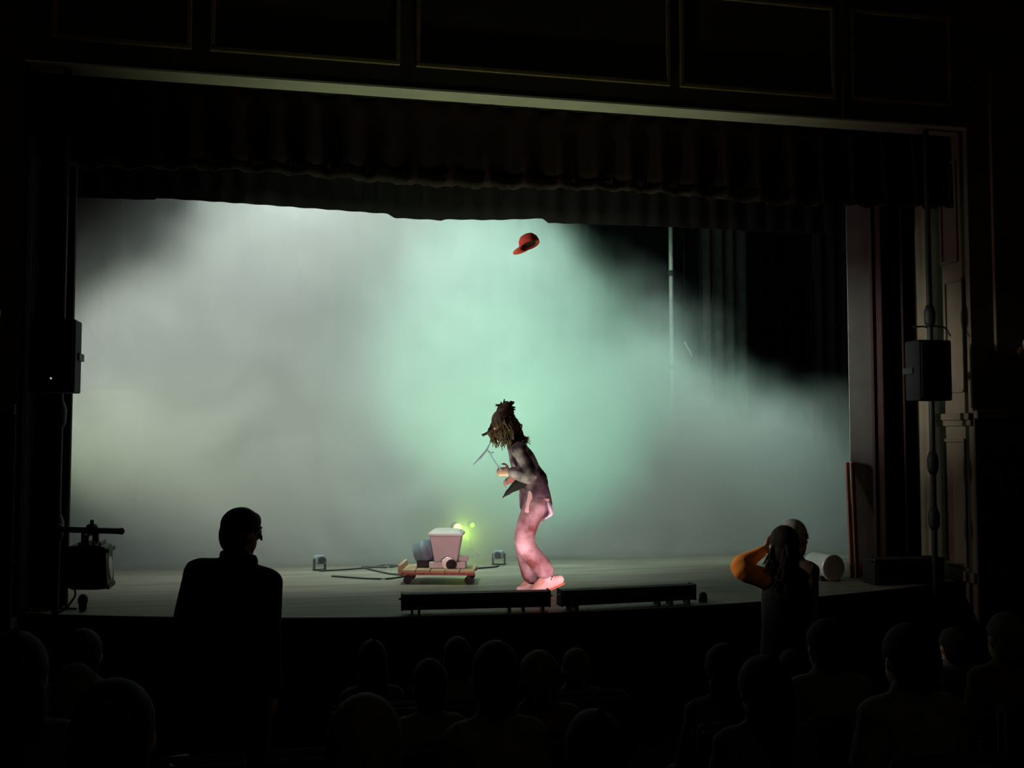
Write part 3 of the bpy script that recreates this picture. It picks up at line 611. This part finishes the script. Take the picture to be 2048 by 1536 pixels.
# socks and shoes: near foot on its toe with the heel lifted, far foot flat
TB('sock', 'black_cloth', [(-.040, .085, .19), (-.046, .085, .12), (-.052, .085, .075)], [.042, .042, .044], pf, ref=(0, 1, 0), n=14)
TB('sock', 'black_cloth', [(.060, -.095, .20), (.080, -.095, .155), (.085, -.095, .125)], [.042, .042, .044], pf, ref=(0, 1, 0), n=14)
bm = bmesh.new(); tube(bm, [(.172, -.095, .128), (.095, -.095, .098), (.015, -.095, .056), (-.058, -.095, .030)], [(.036, .040), (.040, .045), (.046, .036), (.036, .022)], (0, 1, 0), 16, 4); tube(bm, [(.075, -.095, .15), (.085, -.095, .10)], [.047, .046], (0, 1, 0), 14, 1)
sh = remeshed(bm, 'shoe', 'shoe', .008, pf, 2)
bm = bmesh.new(); tube(bm, [(.205, -.095, .098), (.110, -.095, .054), (.025, -.095, .018), (-.070, -.095, .010)], [(.036, .009), (.038, .009), (.044, .009), (.034, .008)], (0, 1, 0), 14, 4); finish(bm, 'sole', 'shoe_sole', sh, smooth=True)
bm = bmesh.new(); tube(bm, [(-.022, .085, .045), (-.060, .085, .048), (-.105, .085, .036), (-.150, .085, .026)], [(.036, .036), (.040, .040), (.042, .030), (.034, .020)], (0, 1, 0), 16, 4); tube(bm, [(-.05, .085, .10), (-.055, .085, .05)], [.045, .042], (0, 1, 0), 14, 1)
sh = remeshed(bm, 'shoe', 'shoe', .008, pf, 2)
bm = bmesh.new(); tube(bm, [(-.005, .085, .009), (-.08, .085, .009), (-.17, .085, .009)], [(.038, .009), (.042, .009), (.034, .008)], (0, 1, 0), 14, 3); finish(bm, 'sole', 'shoe_sole', sh, smooth=True)
# loose jacket flap, tucked white shirt tail, black bundle at the small of the back, pale straps
bm = bmesh.new(); tube(bm, [(-.055, 0, .95), (-.030, 0, .85), (-.018, 0, .76), (-.010, 0, .695)], [(.135, .105), (.150, .118), (.158, .128), (.160, .132)], (0, 1, 0), 20, 4); remeshed(bm, 'jacket_hem', 'jacket', .011, pf, 3)
bm = bmesh.new(); tube(bm, [(-.10, -.12, .90), (-.165, -.14, .865), (-.225, -.15, .820), (-.275, -.15, .772)], [(.050, .018), (.040, .016), (.022, .012), (.004, .004)], (.3, 0, 1), 12, 4); finish(bm, 'jacket_flap', 'black_cloth', pf, smooth=True)
bm = bmesh.new(); tube(bm, [(.060, -.04, .78), (.092, -.05, .70), (.104, -.05, .645), (.060, -.05, .602)], [(.06, .014), (.080, .020), (.075, .022), (.045, .008)], (0, 1, 0), 14, 4); finish(bm, 'shirt_tail', 'white_cloth', pf, smooth=True)
bm = bmesh.new(); tube(bm, [(-.02, 0, 1.00), (.030, 0, .93), (.058, 0, .885)], [(.08, .035), (.11, .045), (.09, .030)], (0, 1, 0), 14, 4); finish(bm, 'waist_bundle', 'black_cloth', pf, smooth=True)
bm = bmesh.new(); tube(bm, [(-.03, -.110, .90), (-.055, -.142, .80), (-.075, -.165, .66)], [(.018, .007), (.022, .008), (.028, .008)], (1, 0, 0), 10, 4); finish(bm, 'strap', 'shoe', pf, smooth=True)
bm = bmesh.new(); tube(bm, [(-.045, -.135, .775), (.010, -.148, .752), (.085, -.10, .752)], [(.014, .007), (.018, .008), (.016, .007)], (0, 0, 1), 10, 4); finish(bm, 'strap', 'shoe', pf, smooth=True)
H = V(-.258, 0, 1.335)
hair_mesh('hair', 'hair_brown', pf, [((-.268, 0, 1.372), (.102, .098, .104)), ((-.258, 0, 1.440), (.074, .074, .074)), ((-.240, 0, 1.315), (.098, .098, .085)), ((-.292, 0, 1.285), (.066, .074, .062))],
  [([(-.23, 0, 1.42), (-.178, 0, 1.36), (-.155, 0, 1.27), (-.145, 0, 1.20)], .012, .003, 46, .026),          # down the back
   ([(-.26, 0, 1.42), (-.335, 0, 1.36), (-.355, 0, 1.28), (-.335, 0, 1.215)], .010, .003, 46, .026),          # over the face
   ([(-.32, 0, 1.32), (-.365, -.02, 1.295), (-.400, -.03, 1.278), (-.435, -.03, 1.262)], .014, .006, 5, .005),  # one lock thrown forward
   ([(-.25, 0, 1.44), (-.272, 0, 1.475), (-.282, 0, 1.495), (-.292, 0, 1.500)], .013, .005, 26, .024),        # thrown up
   ([(-.25, 0, 1.45), (-.235, 0, 1.490), (-.222, 0, 1.500), (-.205, 0, 1.485)], .013, .005, 26, .022),
   ([(-.24, -.05, 1.42), (-.27, -.095, 1.34), (-.270, -.098, 1.26), (-.275, -.075, 1.20)], .011, .003, 40, .026),
   ([(-.22, -.05, 1.40), (-.21, -.095, 1.32), (-.205, -.098, 1.25), (-.200, -.085, 1.19)], .011, .003, 30, .022),
   ([(-.17, 0, 1.25), (-.115, 0, 1.235), (-.085, 0, 1.215)], .012, .003, 14, .018)], seed=5)
tag(pf, 'long-haired performer in mottled trousers bent forward and hopping at centre stage', 'person')
st = empty('thin_stick', (0.065, -0.70, S), R(-12))
TB('shaft', 'stick', [(-.285, -.19, .985), (-.335, -.19, 1.05), (-.378, -.19, 1.125)], .0035, st, n=8); TB('cross_piece', 'stick', [(-.370, -.19, 1.205), (-.400, -.19, 1.145), (-.445, -.19, 1.085), (-.500, -.19, 1.030)], [.004, .008, .012, .006], st, ref=(0, 1, 0), n=10)
TB('cross_piece', 'stick', [(-.395, -.19, 1.140), (-.370, -.19, 1.118), (-.350, -.19, 1.125)], .006, st, n=8)
tag(st, "thin pale blue stick by the performer's raised hand", 'stick')
# ---- the red cap in the air
cp = empty('red_cap', (0.028, -0.60, 3.665)); cp.rotation_euler = (R(-13), R(-20), R(-12))
bm = bmesh.new(); lathe(bm, [(.083, -.005), (.086, .02), (.080, .050), (.060, .078), (.030, .092), (.004, .095), (.004, .090), (.055, .070), (.076, .04), (.080, -.002)], 24, None, False); finish(bm, 'crown', 'cap_red', cp, smooth=True)
bm = bmesh.new(); ball(bm, (.006, .0, .012), (.076, .076, .060)); bmesh.ops.delete(bm, geom=[v for v in bm.verts if v.co.z < -.004], context='VERTS'); finish(bm, 'lining', 'cap_dark', cp, smooth=True)
bm = bmesh.new()
rows = []
for k in range(13):
    a = R(110 + 140 * k / 12); q = math.sin(math.pi * k / 12) ** .6
    rows.append([bm.verts.new((r * math.cos(a) - o, r * math.sin(a) * 1.0, z)) for r, o, z in ((.084, 0, .0), (.086, .035 * q, -.004 - .004 * q), (.086, .068 * q, -.014 * q - .004), (.086, .068 * q, -.018 * q - .008), (.084, 0, -.006))])
for A, B in zip(rows, rows[1:]):
    for k in range(5): bm.faces.new((A[k], A[(k + 1) % 5], B[(k + 1) % 5], B[k]))
bm.faces.new(rows[0]); bm.faces.new(rows[-1][::-1]); finish(bm, 'brim', 'cap_red', cp, smooth=True)
bm = bmesh.new(); ball(bm, (0, 0, .096), (.008, .008, .005)); finish(bm, 'button', 'cap_red', cp, smooth=True)
tag(cp, 'red brimmed cap thrown into the air high above the performer', 'cap')

# ---- standing man seen from behind, turned a little toward the photographer
mn = empty('person', (-2.10, -3.65, 0.0), R(-12))
J = dict(pel=(0, 0, .92), wai=(0, 0, 1.08), che=(.018, 0, 1.34), nek=(.022, -.01, 1.515), hed=(.040, .005, 1.655), face=(.55, .83, -.14),
         shL=(-.150, 0, 1.465), elL=(-.205, -.03, 1.17), wrL=(-.200, .10, .93), haL=(0, .35, -1), pnL=(1, 0, 0),
         shR=(.166, 0, 1.418), elR=(.178, -.03, 1.14), wrR=(.180, .09, .90), haR=(0, .35, -1), pnR=(-1, 0, 0),
         hiL=(-.09, 0, .88), knL=(-.10, .02, .48), anL=(-.11, 0, .085), toL=(-.13, .17, .03), hiR=(.09, 0, .88), knR=(.10, .02, .48), anR=(.11, 0, .085), toR=(.13, .17, .03))
figure(mn, J, 'skin_dark', .010, 'suit', 'suit', torso=((.155, .11), (.145, .10), (.165, .11), (.085, .07)), fat=.022, arm=(.050, .042, .030))
bm = bmesh.new(); ball(bm, (.038, -.004, 1.690), (.090, .102, .082), None, 24, 16); ball(bm, (.018, -.040, 1.645), (.068, .066, .090), None, 24, 16); ball(bm, (.058, -.01, 1.735), (.045, .05, .032), None, 20, 12); ball(bm, (.085, .05, 1.70), (.038, .04, .045)); tube(bm, [(.10, .05, 1.66), (.118, .06, 1.625), (.124, .062, 1.605)], [.018, .012, .004], (1, 0, 0), 8, 3); remeshed(bm, 'hair', 'hair_black', .009, mn, 3)
bm = bmesh.new(); tube(bm, [(-.045, .045, 1.545), (-.03, -.05, 1.55), (.05, -.075, 1.545), (.105, -.02, 1.53), (.10, .05, 1.51)], (.024, .010), (0, 0, 1), 10, 4); finish(bm, 'collar', 'suit', mn, smooth=True)
tag(mn, 'man in a dark jacket standing in silhouette before the stage, back to us', 'person')

# ---- photographer with the orange sleeve
ph = empty('person', (0.925, -3.10, -0.0), R(-12))
J = dict(pel=(.03, -.02, .80), wai=(.035, -.02, .95), che=(.045, 0, 1.18), nek=(.045, .0, 1.325), hed=(.045, .03, 1.455), face=(-.05, 1, 0),
         shL=(-.075, .01, 1.275), elL=(-.205, .04, 1.335), wrL=(-.035, .19, 1.420), haL=(.8, .4, .3), pnL=(.5, -.8, 0),
         shR=(.140, .01, 1.255), elR=(.165, .16, 1.12), wrR=(.105, .20, 1.385), haR=(-.6, .2, .8), pnR=(-.4, -.8, 0), curl=.9,
         hiL=(-.05, 0, .77), knL=(-.06, .06, .42), anL=(-.06, -.02, .085), toL=(-.08, .15, .03), hiR=(.12, 0, .77), knR=(.13, .06, .42), anR=(.14, -.02, .085), toR=(.16, .15, .03))
figure(ph, J, 'skin_dark', .0085, 'orange', 'suit', torso=((.125, .095), (.11, .08), (.125, .09), (.066, .058)), fat=.014, arm=(.042, .038, .025), sleeve=(.060, .066, .036))
bm = bmesh.new(); tube(bm, [(.03, -.02, .78), (.035, -.02, .95), (.048, -.012, 1.18), (.047, -.008, 1.315)], [(.152, .118), (.140, .11), (.150, .118), (.090, .078)], (1, 0, 0), 18, 4); tube(bm, [(-.045, .01, 1.275), (.035, 0, 1.30), (.125, .01, 1.265)], [.068, .076, .072], (0, 0, 1), 12, 3); remeshed(bm, 'vest', 'suit', .011, ph, 3)
hair_mesh('hair', 'hair_black', ph, [((.045, .018, 1.482), (.086, .108, .102)), ((.040, -.030, 1.40), (.078, .060, .12))], [([(.04, -.04, 1.50), (.03, -.085, 1.42), (.02, -.085, 1.33), (.015, -.08, 1.25)], .016, .006, 30, .026), ([(.0, 0, 1.5), (-.045, -.03, 1.42), (-.065, -.05, 1.33)], .013, .004, 16, .014)], seed=9)
tag(ph, 'photographer with a bright orange sleeve and raised elbow before the stage', 'person')
ch = empty('compact_camera', (1.035, -2.90, 1.395), R(-12)); BX('camera_body', 'metal_black', -.055, .055, -.018, .018, 0, .07, ch, .006); LT('camera_lens', 'rubber', [(.028, 0), (.028, .03), (.02, .032)], ch, 20, Matrix.Translation((0, .018, .034)) @ Matrix.Rotation(R(-90), 4, 'X'))
BX('shutter_button', 'pale_metal', .03, .042, -.006, .006, .07, .075, ch)
tag(ch, "small black camera raised to the photographer's face", 'camera')
# ---- grey-haired onlooker close behind
gy = empty('person', (1.345, -2.47, 0.0), R(-62))
J = dict(pel=(0, 0, .80), wai=(0, 0, .95), che=(0, 0, 1.16), nek=(.0, 0, 1.30), hed=(.012, .0, 1.435), face=(.3, 1, -.05),
         shL=(-.14, 0, 1.24), elL=(-.175, -.02, .98), wrL=(-.16, .10, .78), haL=(0, .3, -1), pnL=(1, 0, 0), shR=(.13, 0, 1.24), elR=(.155, -.02, .98), wrR=(.15, .10, .78), haR=(0, .3, -1), pnR=(-1, 0, 0),
         hiL=(-.08, 0, .77), knL=(-.085, .04, .42), anL=(-.09, 0, .085), toL=(-.1, .15, .03), hiR=(.08, 0, .77), knR=(.085, .04, .42), anR=(.09, 0, .085), toR=(.1, .15, .03))
figure(gy, J, 'skin', .011, 'brown_cloth', 'suit', torso=((.13, .10), (.115, .085), (.13, .092), (.07, .06)), arm=(.042, .036, .025))
hair_mesh('hair', 'hair_grey', gy, [((.014, -.010, 1.462), (.086, .106, .104)), ((.010, -.045, 1.43), (.076, .066, .085))], [([(.01, -.03, 1.54), (.06, -.04, 1.51), (.088, -.03, 1.44)], .012, .004, 18, .012), ([(.0, -.04, 1.54), (-.05, -.05, 1.50), (-.07, -.05, 1.43)], .012, .004, 14, .012)], seed=10)
tag(gy, 'grey-haired onlooker half hidden beyond the photographer', 'person')

# ---- seated audience in raked rows, all facing the stage
def seated(shirt, skin, hairm, style):
    e = empty('person'); J = dict(pel=(0, -.02, .53), wai=(0, -.03, .70), che=(0, -.015, .90), nek=(0, .0, 1.02), hed=(0, .015, 1.140), face=(0, 1, .02),
      shL=(-.135, 0, .965), elL=(-.185, .04, .70), wrL=(-.09, .24, .60), haL=(.5, 1, -.1), pnL=(.2, 0, -1), shR=(.135, 0, .965), elR=(.185, .04, .70), wrR=(.09, .24, .60), haR=(-.5, 1, -.1), pnR=(-.2, 0, -1),
      hiL=(-.085, .0, .53), knL=(-.10, .40, .54), anL=(-.10, .38, .10), toL=(-.10, .53, .03), hiR=(.085, .0, .53), knR=(.10, .40, .54), anR=(.10, .38, .10), toR=(.10, .53, .03))
    figure(e, J, skin, .012, shirt, 'suit', False, arm=(.044, .037, .026), torso=((.14, .10), (.12, .088), (.135, .095), (.072, .06)))
    if style == 'short': hair_mesh('hair', hairm, e, [((0, .0, 1.168), (.087, .106, .098)), ((0, -.03, 1.13), (.080, .076, .095))], [([(0, -.04, 1.235), (.0, -.085, 1.20), (0, -.092, 1.12)], .009, .003, 60, .022)], seed=21)
    elif style == 'long': hair_mesh('hair', hairm, e, [((0, .0, 1.168), (.090, .108, .100)), ((0, -.045, 1.08), (.092, .066, .13))], [([(0, -.03, 1.235), (.0, -.092, 1.18), (0, -.098, 1.05), (0, -.10, .93)], .012, .004, 60, .028)], seed=22)
    else: hair_mesh('hair', hairm, e, [((0, -.006, 1.162), (.085, .104, .100)), ((0, -.035, 1.12), (.082, .078, .080))], [([(0, -.09, 1.17), (0, -.10, 1.10)], .01, .005, 24, .03)], seed=23)
    return e
protos = [seated('navy_cloth', 'skin_dark', 'hair_black', 'long'), seated('grey_cloth', 'skin_dark', 'hair_black', 'short'), seated('brown_cloth', 'skin_dark', 'hair_darkened', 'thin')]
used = set()
def copy_tree(o):
    c = o.copy(); COL.objects.link(c)
    for k in o.children:
        d = k.copy(); COL.objects.link(d); d.parent = c
    return c
def theatre_seat():
    e = empty('theatre_seat')
    bm = bmesh.new(); box(bm, -.20, .20, -.215, -.150, .34, .90); finish(bm, 'seat_back', 'seat_cloth', e, bevel=.03); BX('back_panel', 'metal_black', -.20, .20, -.235, -.215, .30, .88, e, .008)
    BX('seat_cushion', 'seat_cloth', -.19, .19, -.14, .30, .34, .425, e, .025)
    for s in (-1, 1):
        BX('side_frame', 'metal_black', s * .206 - .006, s * .206 + .006, -.22, .22, 0.0, .56, e, .003); BX('armrest', 'wood_red', s * .206 - .008, s * .206 + .008, -.20, .22, .56, .585, e, .004)
    return e
seat0 = theatre_seat(); seat_used = False
def place_seat(x, y, lab):
    global seat_used
    o = copy_tree(seat0) if seat_used else seat0; seat_used = True
    o.location = (x, y, rake(y - .2) if y < -4.4 else 0.0); tag(o, lab, 'seat', 'theatre seats under the audience')
CROWD = [  # x, y, top of head, kind, label
 (-2.582, -5.40, 1.535, 0, 'audience member nearest the lower corner under the lantern, large dark head'),
 (-2.734, -3.70, 1.235, 1, 'audience member in the front row directly below the lantern'),
 (-2.591, -4.55, 1.267, 2, 'audience member with thin grey hair below the lantern, second row'),
 (-2.182, -6.20, 1.571, 1, 'short-haired audience member in the rear row, below the standing man'),
 (-1.649, -6.20, 1.517, 2, 'thin-haired audience member in the rear row between standing man and blower'),
 (-1.289, -4.55, 1.221, 1, 'short-haired audience member straight below the wooden dolly, second row'),
 (-1.452, -3.70, 1.133, 0, 'small front-row audience member between the standing man and the dolly'),
 (-1.047, -3.70, 1.132, 1, 'small front-row audience member straight below the white blower'),
 (-1.192, -5.40, 1.453, 1, 'large round-headed audience member below the performer, third row'),
 (-0.850, -4.55, 1.239, 2, 'thin-haired audience member tucked behind the round head below the performer'),
 (-0.458, -3.70, 1.057, 2, 'grey-haired audience member with lit crown below the footlight gap'),
 (-1.110, -6.20, 1.445, 0, 'long-haired audience member nearest to us below the footlight gap'),
 (-0.051, -4.55, 1.226, 0, 'long-haired audience member below the end of the second footlight strip'),
 (-0.287, -5.40, 1.366, 0, 'long-haired third-row audience member below the photographer'),
 (0.697, -3.70, 0.997, 1, 'small front-row audience member right beneath the photographer'),
 (0.419, -4.55, 1.311, 1, 'short-haired audience member below the drum, second row'),
 (0.250, -5.40, 1.452, 1, 'short-haired audience member below the bass cabinet, third row'),
 (1.637, -3.70, 1.071, 1, 'front-row audience member below the loudspeaker pole'),
 (1.299, -4.55, 1.313, 2, 'thin-haired audience member at the frame edge below the far sconce'),
]
for x, y, zt, k, lab in CROWD:
    o = copy_tree(protos[k]) if k in used else protos[k]; used.add(k)
    fz = rake(y - .2) if y < -4.4 else 0.0; sc_ = (zt - fz) / 1.255
    o.location = (x, y, fz); o.scale = (min(sc_, 1.0) * (.86 if -1.5 < x < -1.0 else 1.0), min(sc_, 1.0), sc_); o.rotation_euler = (0, 0, -math.atan2(x * .4, 8.0))
    tag(o, lab, 'person', 'seated audience')
    place_seat(x, y, 'dark seat under the ' + lab)
for x, lab in ((-2.17, 'empty dark red theatre seat below the standing man with paper on it'), (-1.73, 'empty dark red theatre seat beside the dolly-side audience with a leaflet over it')): place_seat(x, -4.55, lab)
def leaflet(x, y, z, rz, w_, lab):
    e = empty('paper_leaflet', (x, y, z), rz); bm = bmesh.new()
    P = [(.045, -.07), (.006, -.012), (0, 0), (-.006, -.012), (-.03, -.05)] if w_ < .05 else [(.06, -.05), (.012, 0.0), (-.02, .004), (-.055, .002)]
    a = [bm.verts.new((-w_ / 2, -p, q)) for p, q in P]; b = [bm.verts.new((w_ / 2, -p, q)) for p, q in P]
    for i in range(len(P) - 1): bm.faces.new((a[i], a[i + 1], b[i + 1], b[i]))
    o = finish(bm, 'sheet', 'paper', e); sd = o.modifiers.new('s', 'SOLIDIFY'); sd.thickness = .002; sd.offset = 1
    BX('staple', 'pale_metal', -.004, .004, -.001, .001, .002, .004, e); tag(e, lab, 'leaflet', 'leaflets over the seat backs'); return e
leaflet(-2.20, -4.735, .955, .3, .075, 'pale leaflet lying over an empty seat back below the standing man')
leaflet(-1.68, -4.735, .955, .5, .03, 'narrow pale leaflet hanging on an empty seat back below the dolly')

# ================================================================== HAZE
def haze():
    pts = [(-4.75, S + 0.02), (-4.75, 5.4), (1.6, 5.4), (2.9, 4.4), (4.5, 3.5), (6.3, 3.5), (6.3, S + 0.02)]
    bm = bmesh.new(); y0, y1 = 0.75, 4.6
    A = [bm.verts.new((x, y0, z)) for x, z in pts]; B = [bm.verts.new((x, y1, z)) for x, z in pts]
    bm.faces.new(A); bm.faces.new(B[::-1])
    for i in range(len(pts)): bm.faces.new((A[i], B[i], B[(i + 1) % len(pts)], A[(i + 1) % len(pts)]))
    m = bpy.data.materials.new('stage_haze'); m.use_nodes = True; nt = m.node_tree; N = nt.nodes; Lk = nt.links
    N.clear()
    out = N.new('ShaderNodeOutputMaterial'); vol = N.new('ShaderNodeVolumePrincipled')
    vol.inputs['Color'].default_value = (0.96, 0.97, 0.965, 1); vol.inputs['Anisotropy'].default_value = 0.0
    Lk.new(vol.outputs[0], out.inputs['Volume'])
    tc = N.new('ShaderNodeTexCoord')
    def math_(op, a, b=None, clamp=False):
        n = N.new('ShaderNodeMath'); n.operation = op; n.use_clamp = clamp
        for i, v in enumerate((a, b)):
            if v is None: continue
            if isinstance(v, (int, float)): n.inputs[i].default_value = v
            else: Lk.new(v, n.inputs[i])
        return n.outputs[0]
    def step(v, a, b):
        n = N.new('ShaderNodeMapRange'); n.interpolation_type = 'SMOOTHSTEP'; Lk.new(v, n.inputs[0]); n.inputs[1].default_value = a; n.inputs[2].default_value = b
        return n.outputs[0]
    nz = N.new('ShaderNodeTexNoise'); nz.inputs['Scale'].default_value = 0.8; nz.inputs['Detail'].default_value = 2; Lk.new(tc.outputs['Object'], nz.inputs['Vector'])
    sub = N.new('ShaderNodeVectorMath'); sub.operation = 'SUBTRACT'; Lk.new(nz.outputs['Color'], sub.inputs[0]); sub.inputs[1].default_value = (.5, .5, .5)
    scl = N.new('ShaderNodeVectorMath'); scl.operation = 'SCALE'; Lk.new(sub.outputs[0], scl.inputs[0]); scl.inputs['Scale'].default_value = 2.0
    add = N.new('ShaderNodeVectorMath'); add.operation = 'ADD'; Lk.new(tc.outputs['Object'], add.inputs[0]); Lk.new(scl.outputs[0], add.inputs[1])
    sp = N.new('ShaderNodeSeparateXYZ'); Lk.new(add.outputs[0], sp.inputs[0])
    raw = N.new('ShaderNodeSeparateXYZ'); Lk.new(tc.outputs['Object'], raw.inputs[0])
    # height of the cloud across the stage (metres), billowing lower at the prompt side
    prof = [(-5, 3.3), (-4.1, 3.55), (-3.5, 3.75), (-3.0, 4.1), (-2.3, 4.8), (-1.0, 5.5), (0.3, 5.0), (1.0, 4.35), (1.5, 3.7), (2.0, 3.3), (2.6, 2.75), (3.2, 2.35), (4.2, 2.25), (5, 2.35), (6.5, 2.4)]
    fc = N.new('ShaderNodeFloatCurve'); cv = fc.mapping.curves[0]
    while len(cv.points) > 2: cv.points.remove(cv.points[1])
    X0, X1, Z1 = -5.0, 6.5, 6.0
    cv.points[0].location = (0, prof[0][1] / Z1); cv.points[1].location = (1, prof[-1][1] / Z1)
    for x, z in prof[1:-1]: cv.points.new((x - X0) / (X1 - X0), z / Z1)
    fc.mapping.update()
    u = math_('DIVIDE', math_('SUBTRACT', sp.outputs[0], X0), X1 - X0, True); Lk.new(u, fc.inputs['Value'])
    hgt = math_('MULTIPLY', fc.outputs[0], Z1)
    body = step(math_('SUBTRACT', hgt, sp.outputs[2]), -0.45, 0.85)
    body = math_('MAXIMUM', body, math_('MULTIPLY', step(raw.outputs[0], 1.2, -0.5), 0.13))
    front = step(raw.outputs[1], 0.75, 1.9); back = step(raw.outputs[1], 4.6, 3.8)
    low = math_('ADD', math_('MULTIPLY', step(raw.outputs[2], S + 2.8, S + 0.3), 0.7), 0.6)
    n2 = N.new('ShaderNodeTexNoise'); n2.inputs['Scale'].default_value = 1.7; n2.inputs['Detail'].default_value = 2; Lk.new(add.outputs[0], n2.inputs['Vector'])
    wisp = math_('ADD', math_('MULTIPLY', n2.outputs['Fac'], 1.3), 0.35)
    d = math_('MULTIPLY', math_('MULTIPLY', body, wisp), math_('MULTIPLY', math_('MULTIPLY', front, back), low))
    Lk.new(math_('MULTIPLY', d, 1.5), vol.inputs['Density'])
    o = finish(bm, 'haze', m); tag(o, 'pale green stage haze filling the stage behind the performer', 'haze', kind='stuff')
haze()
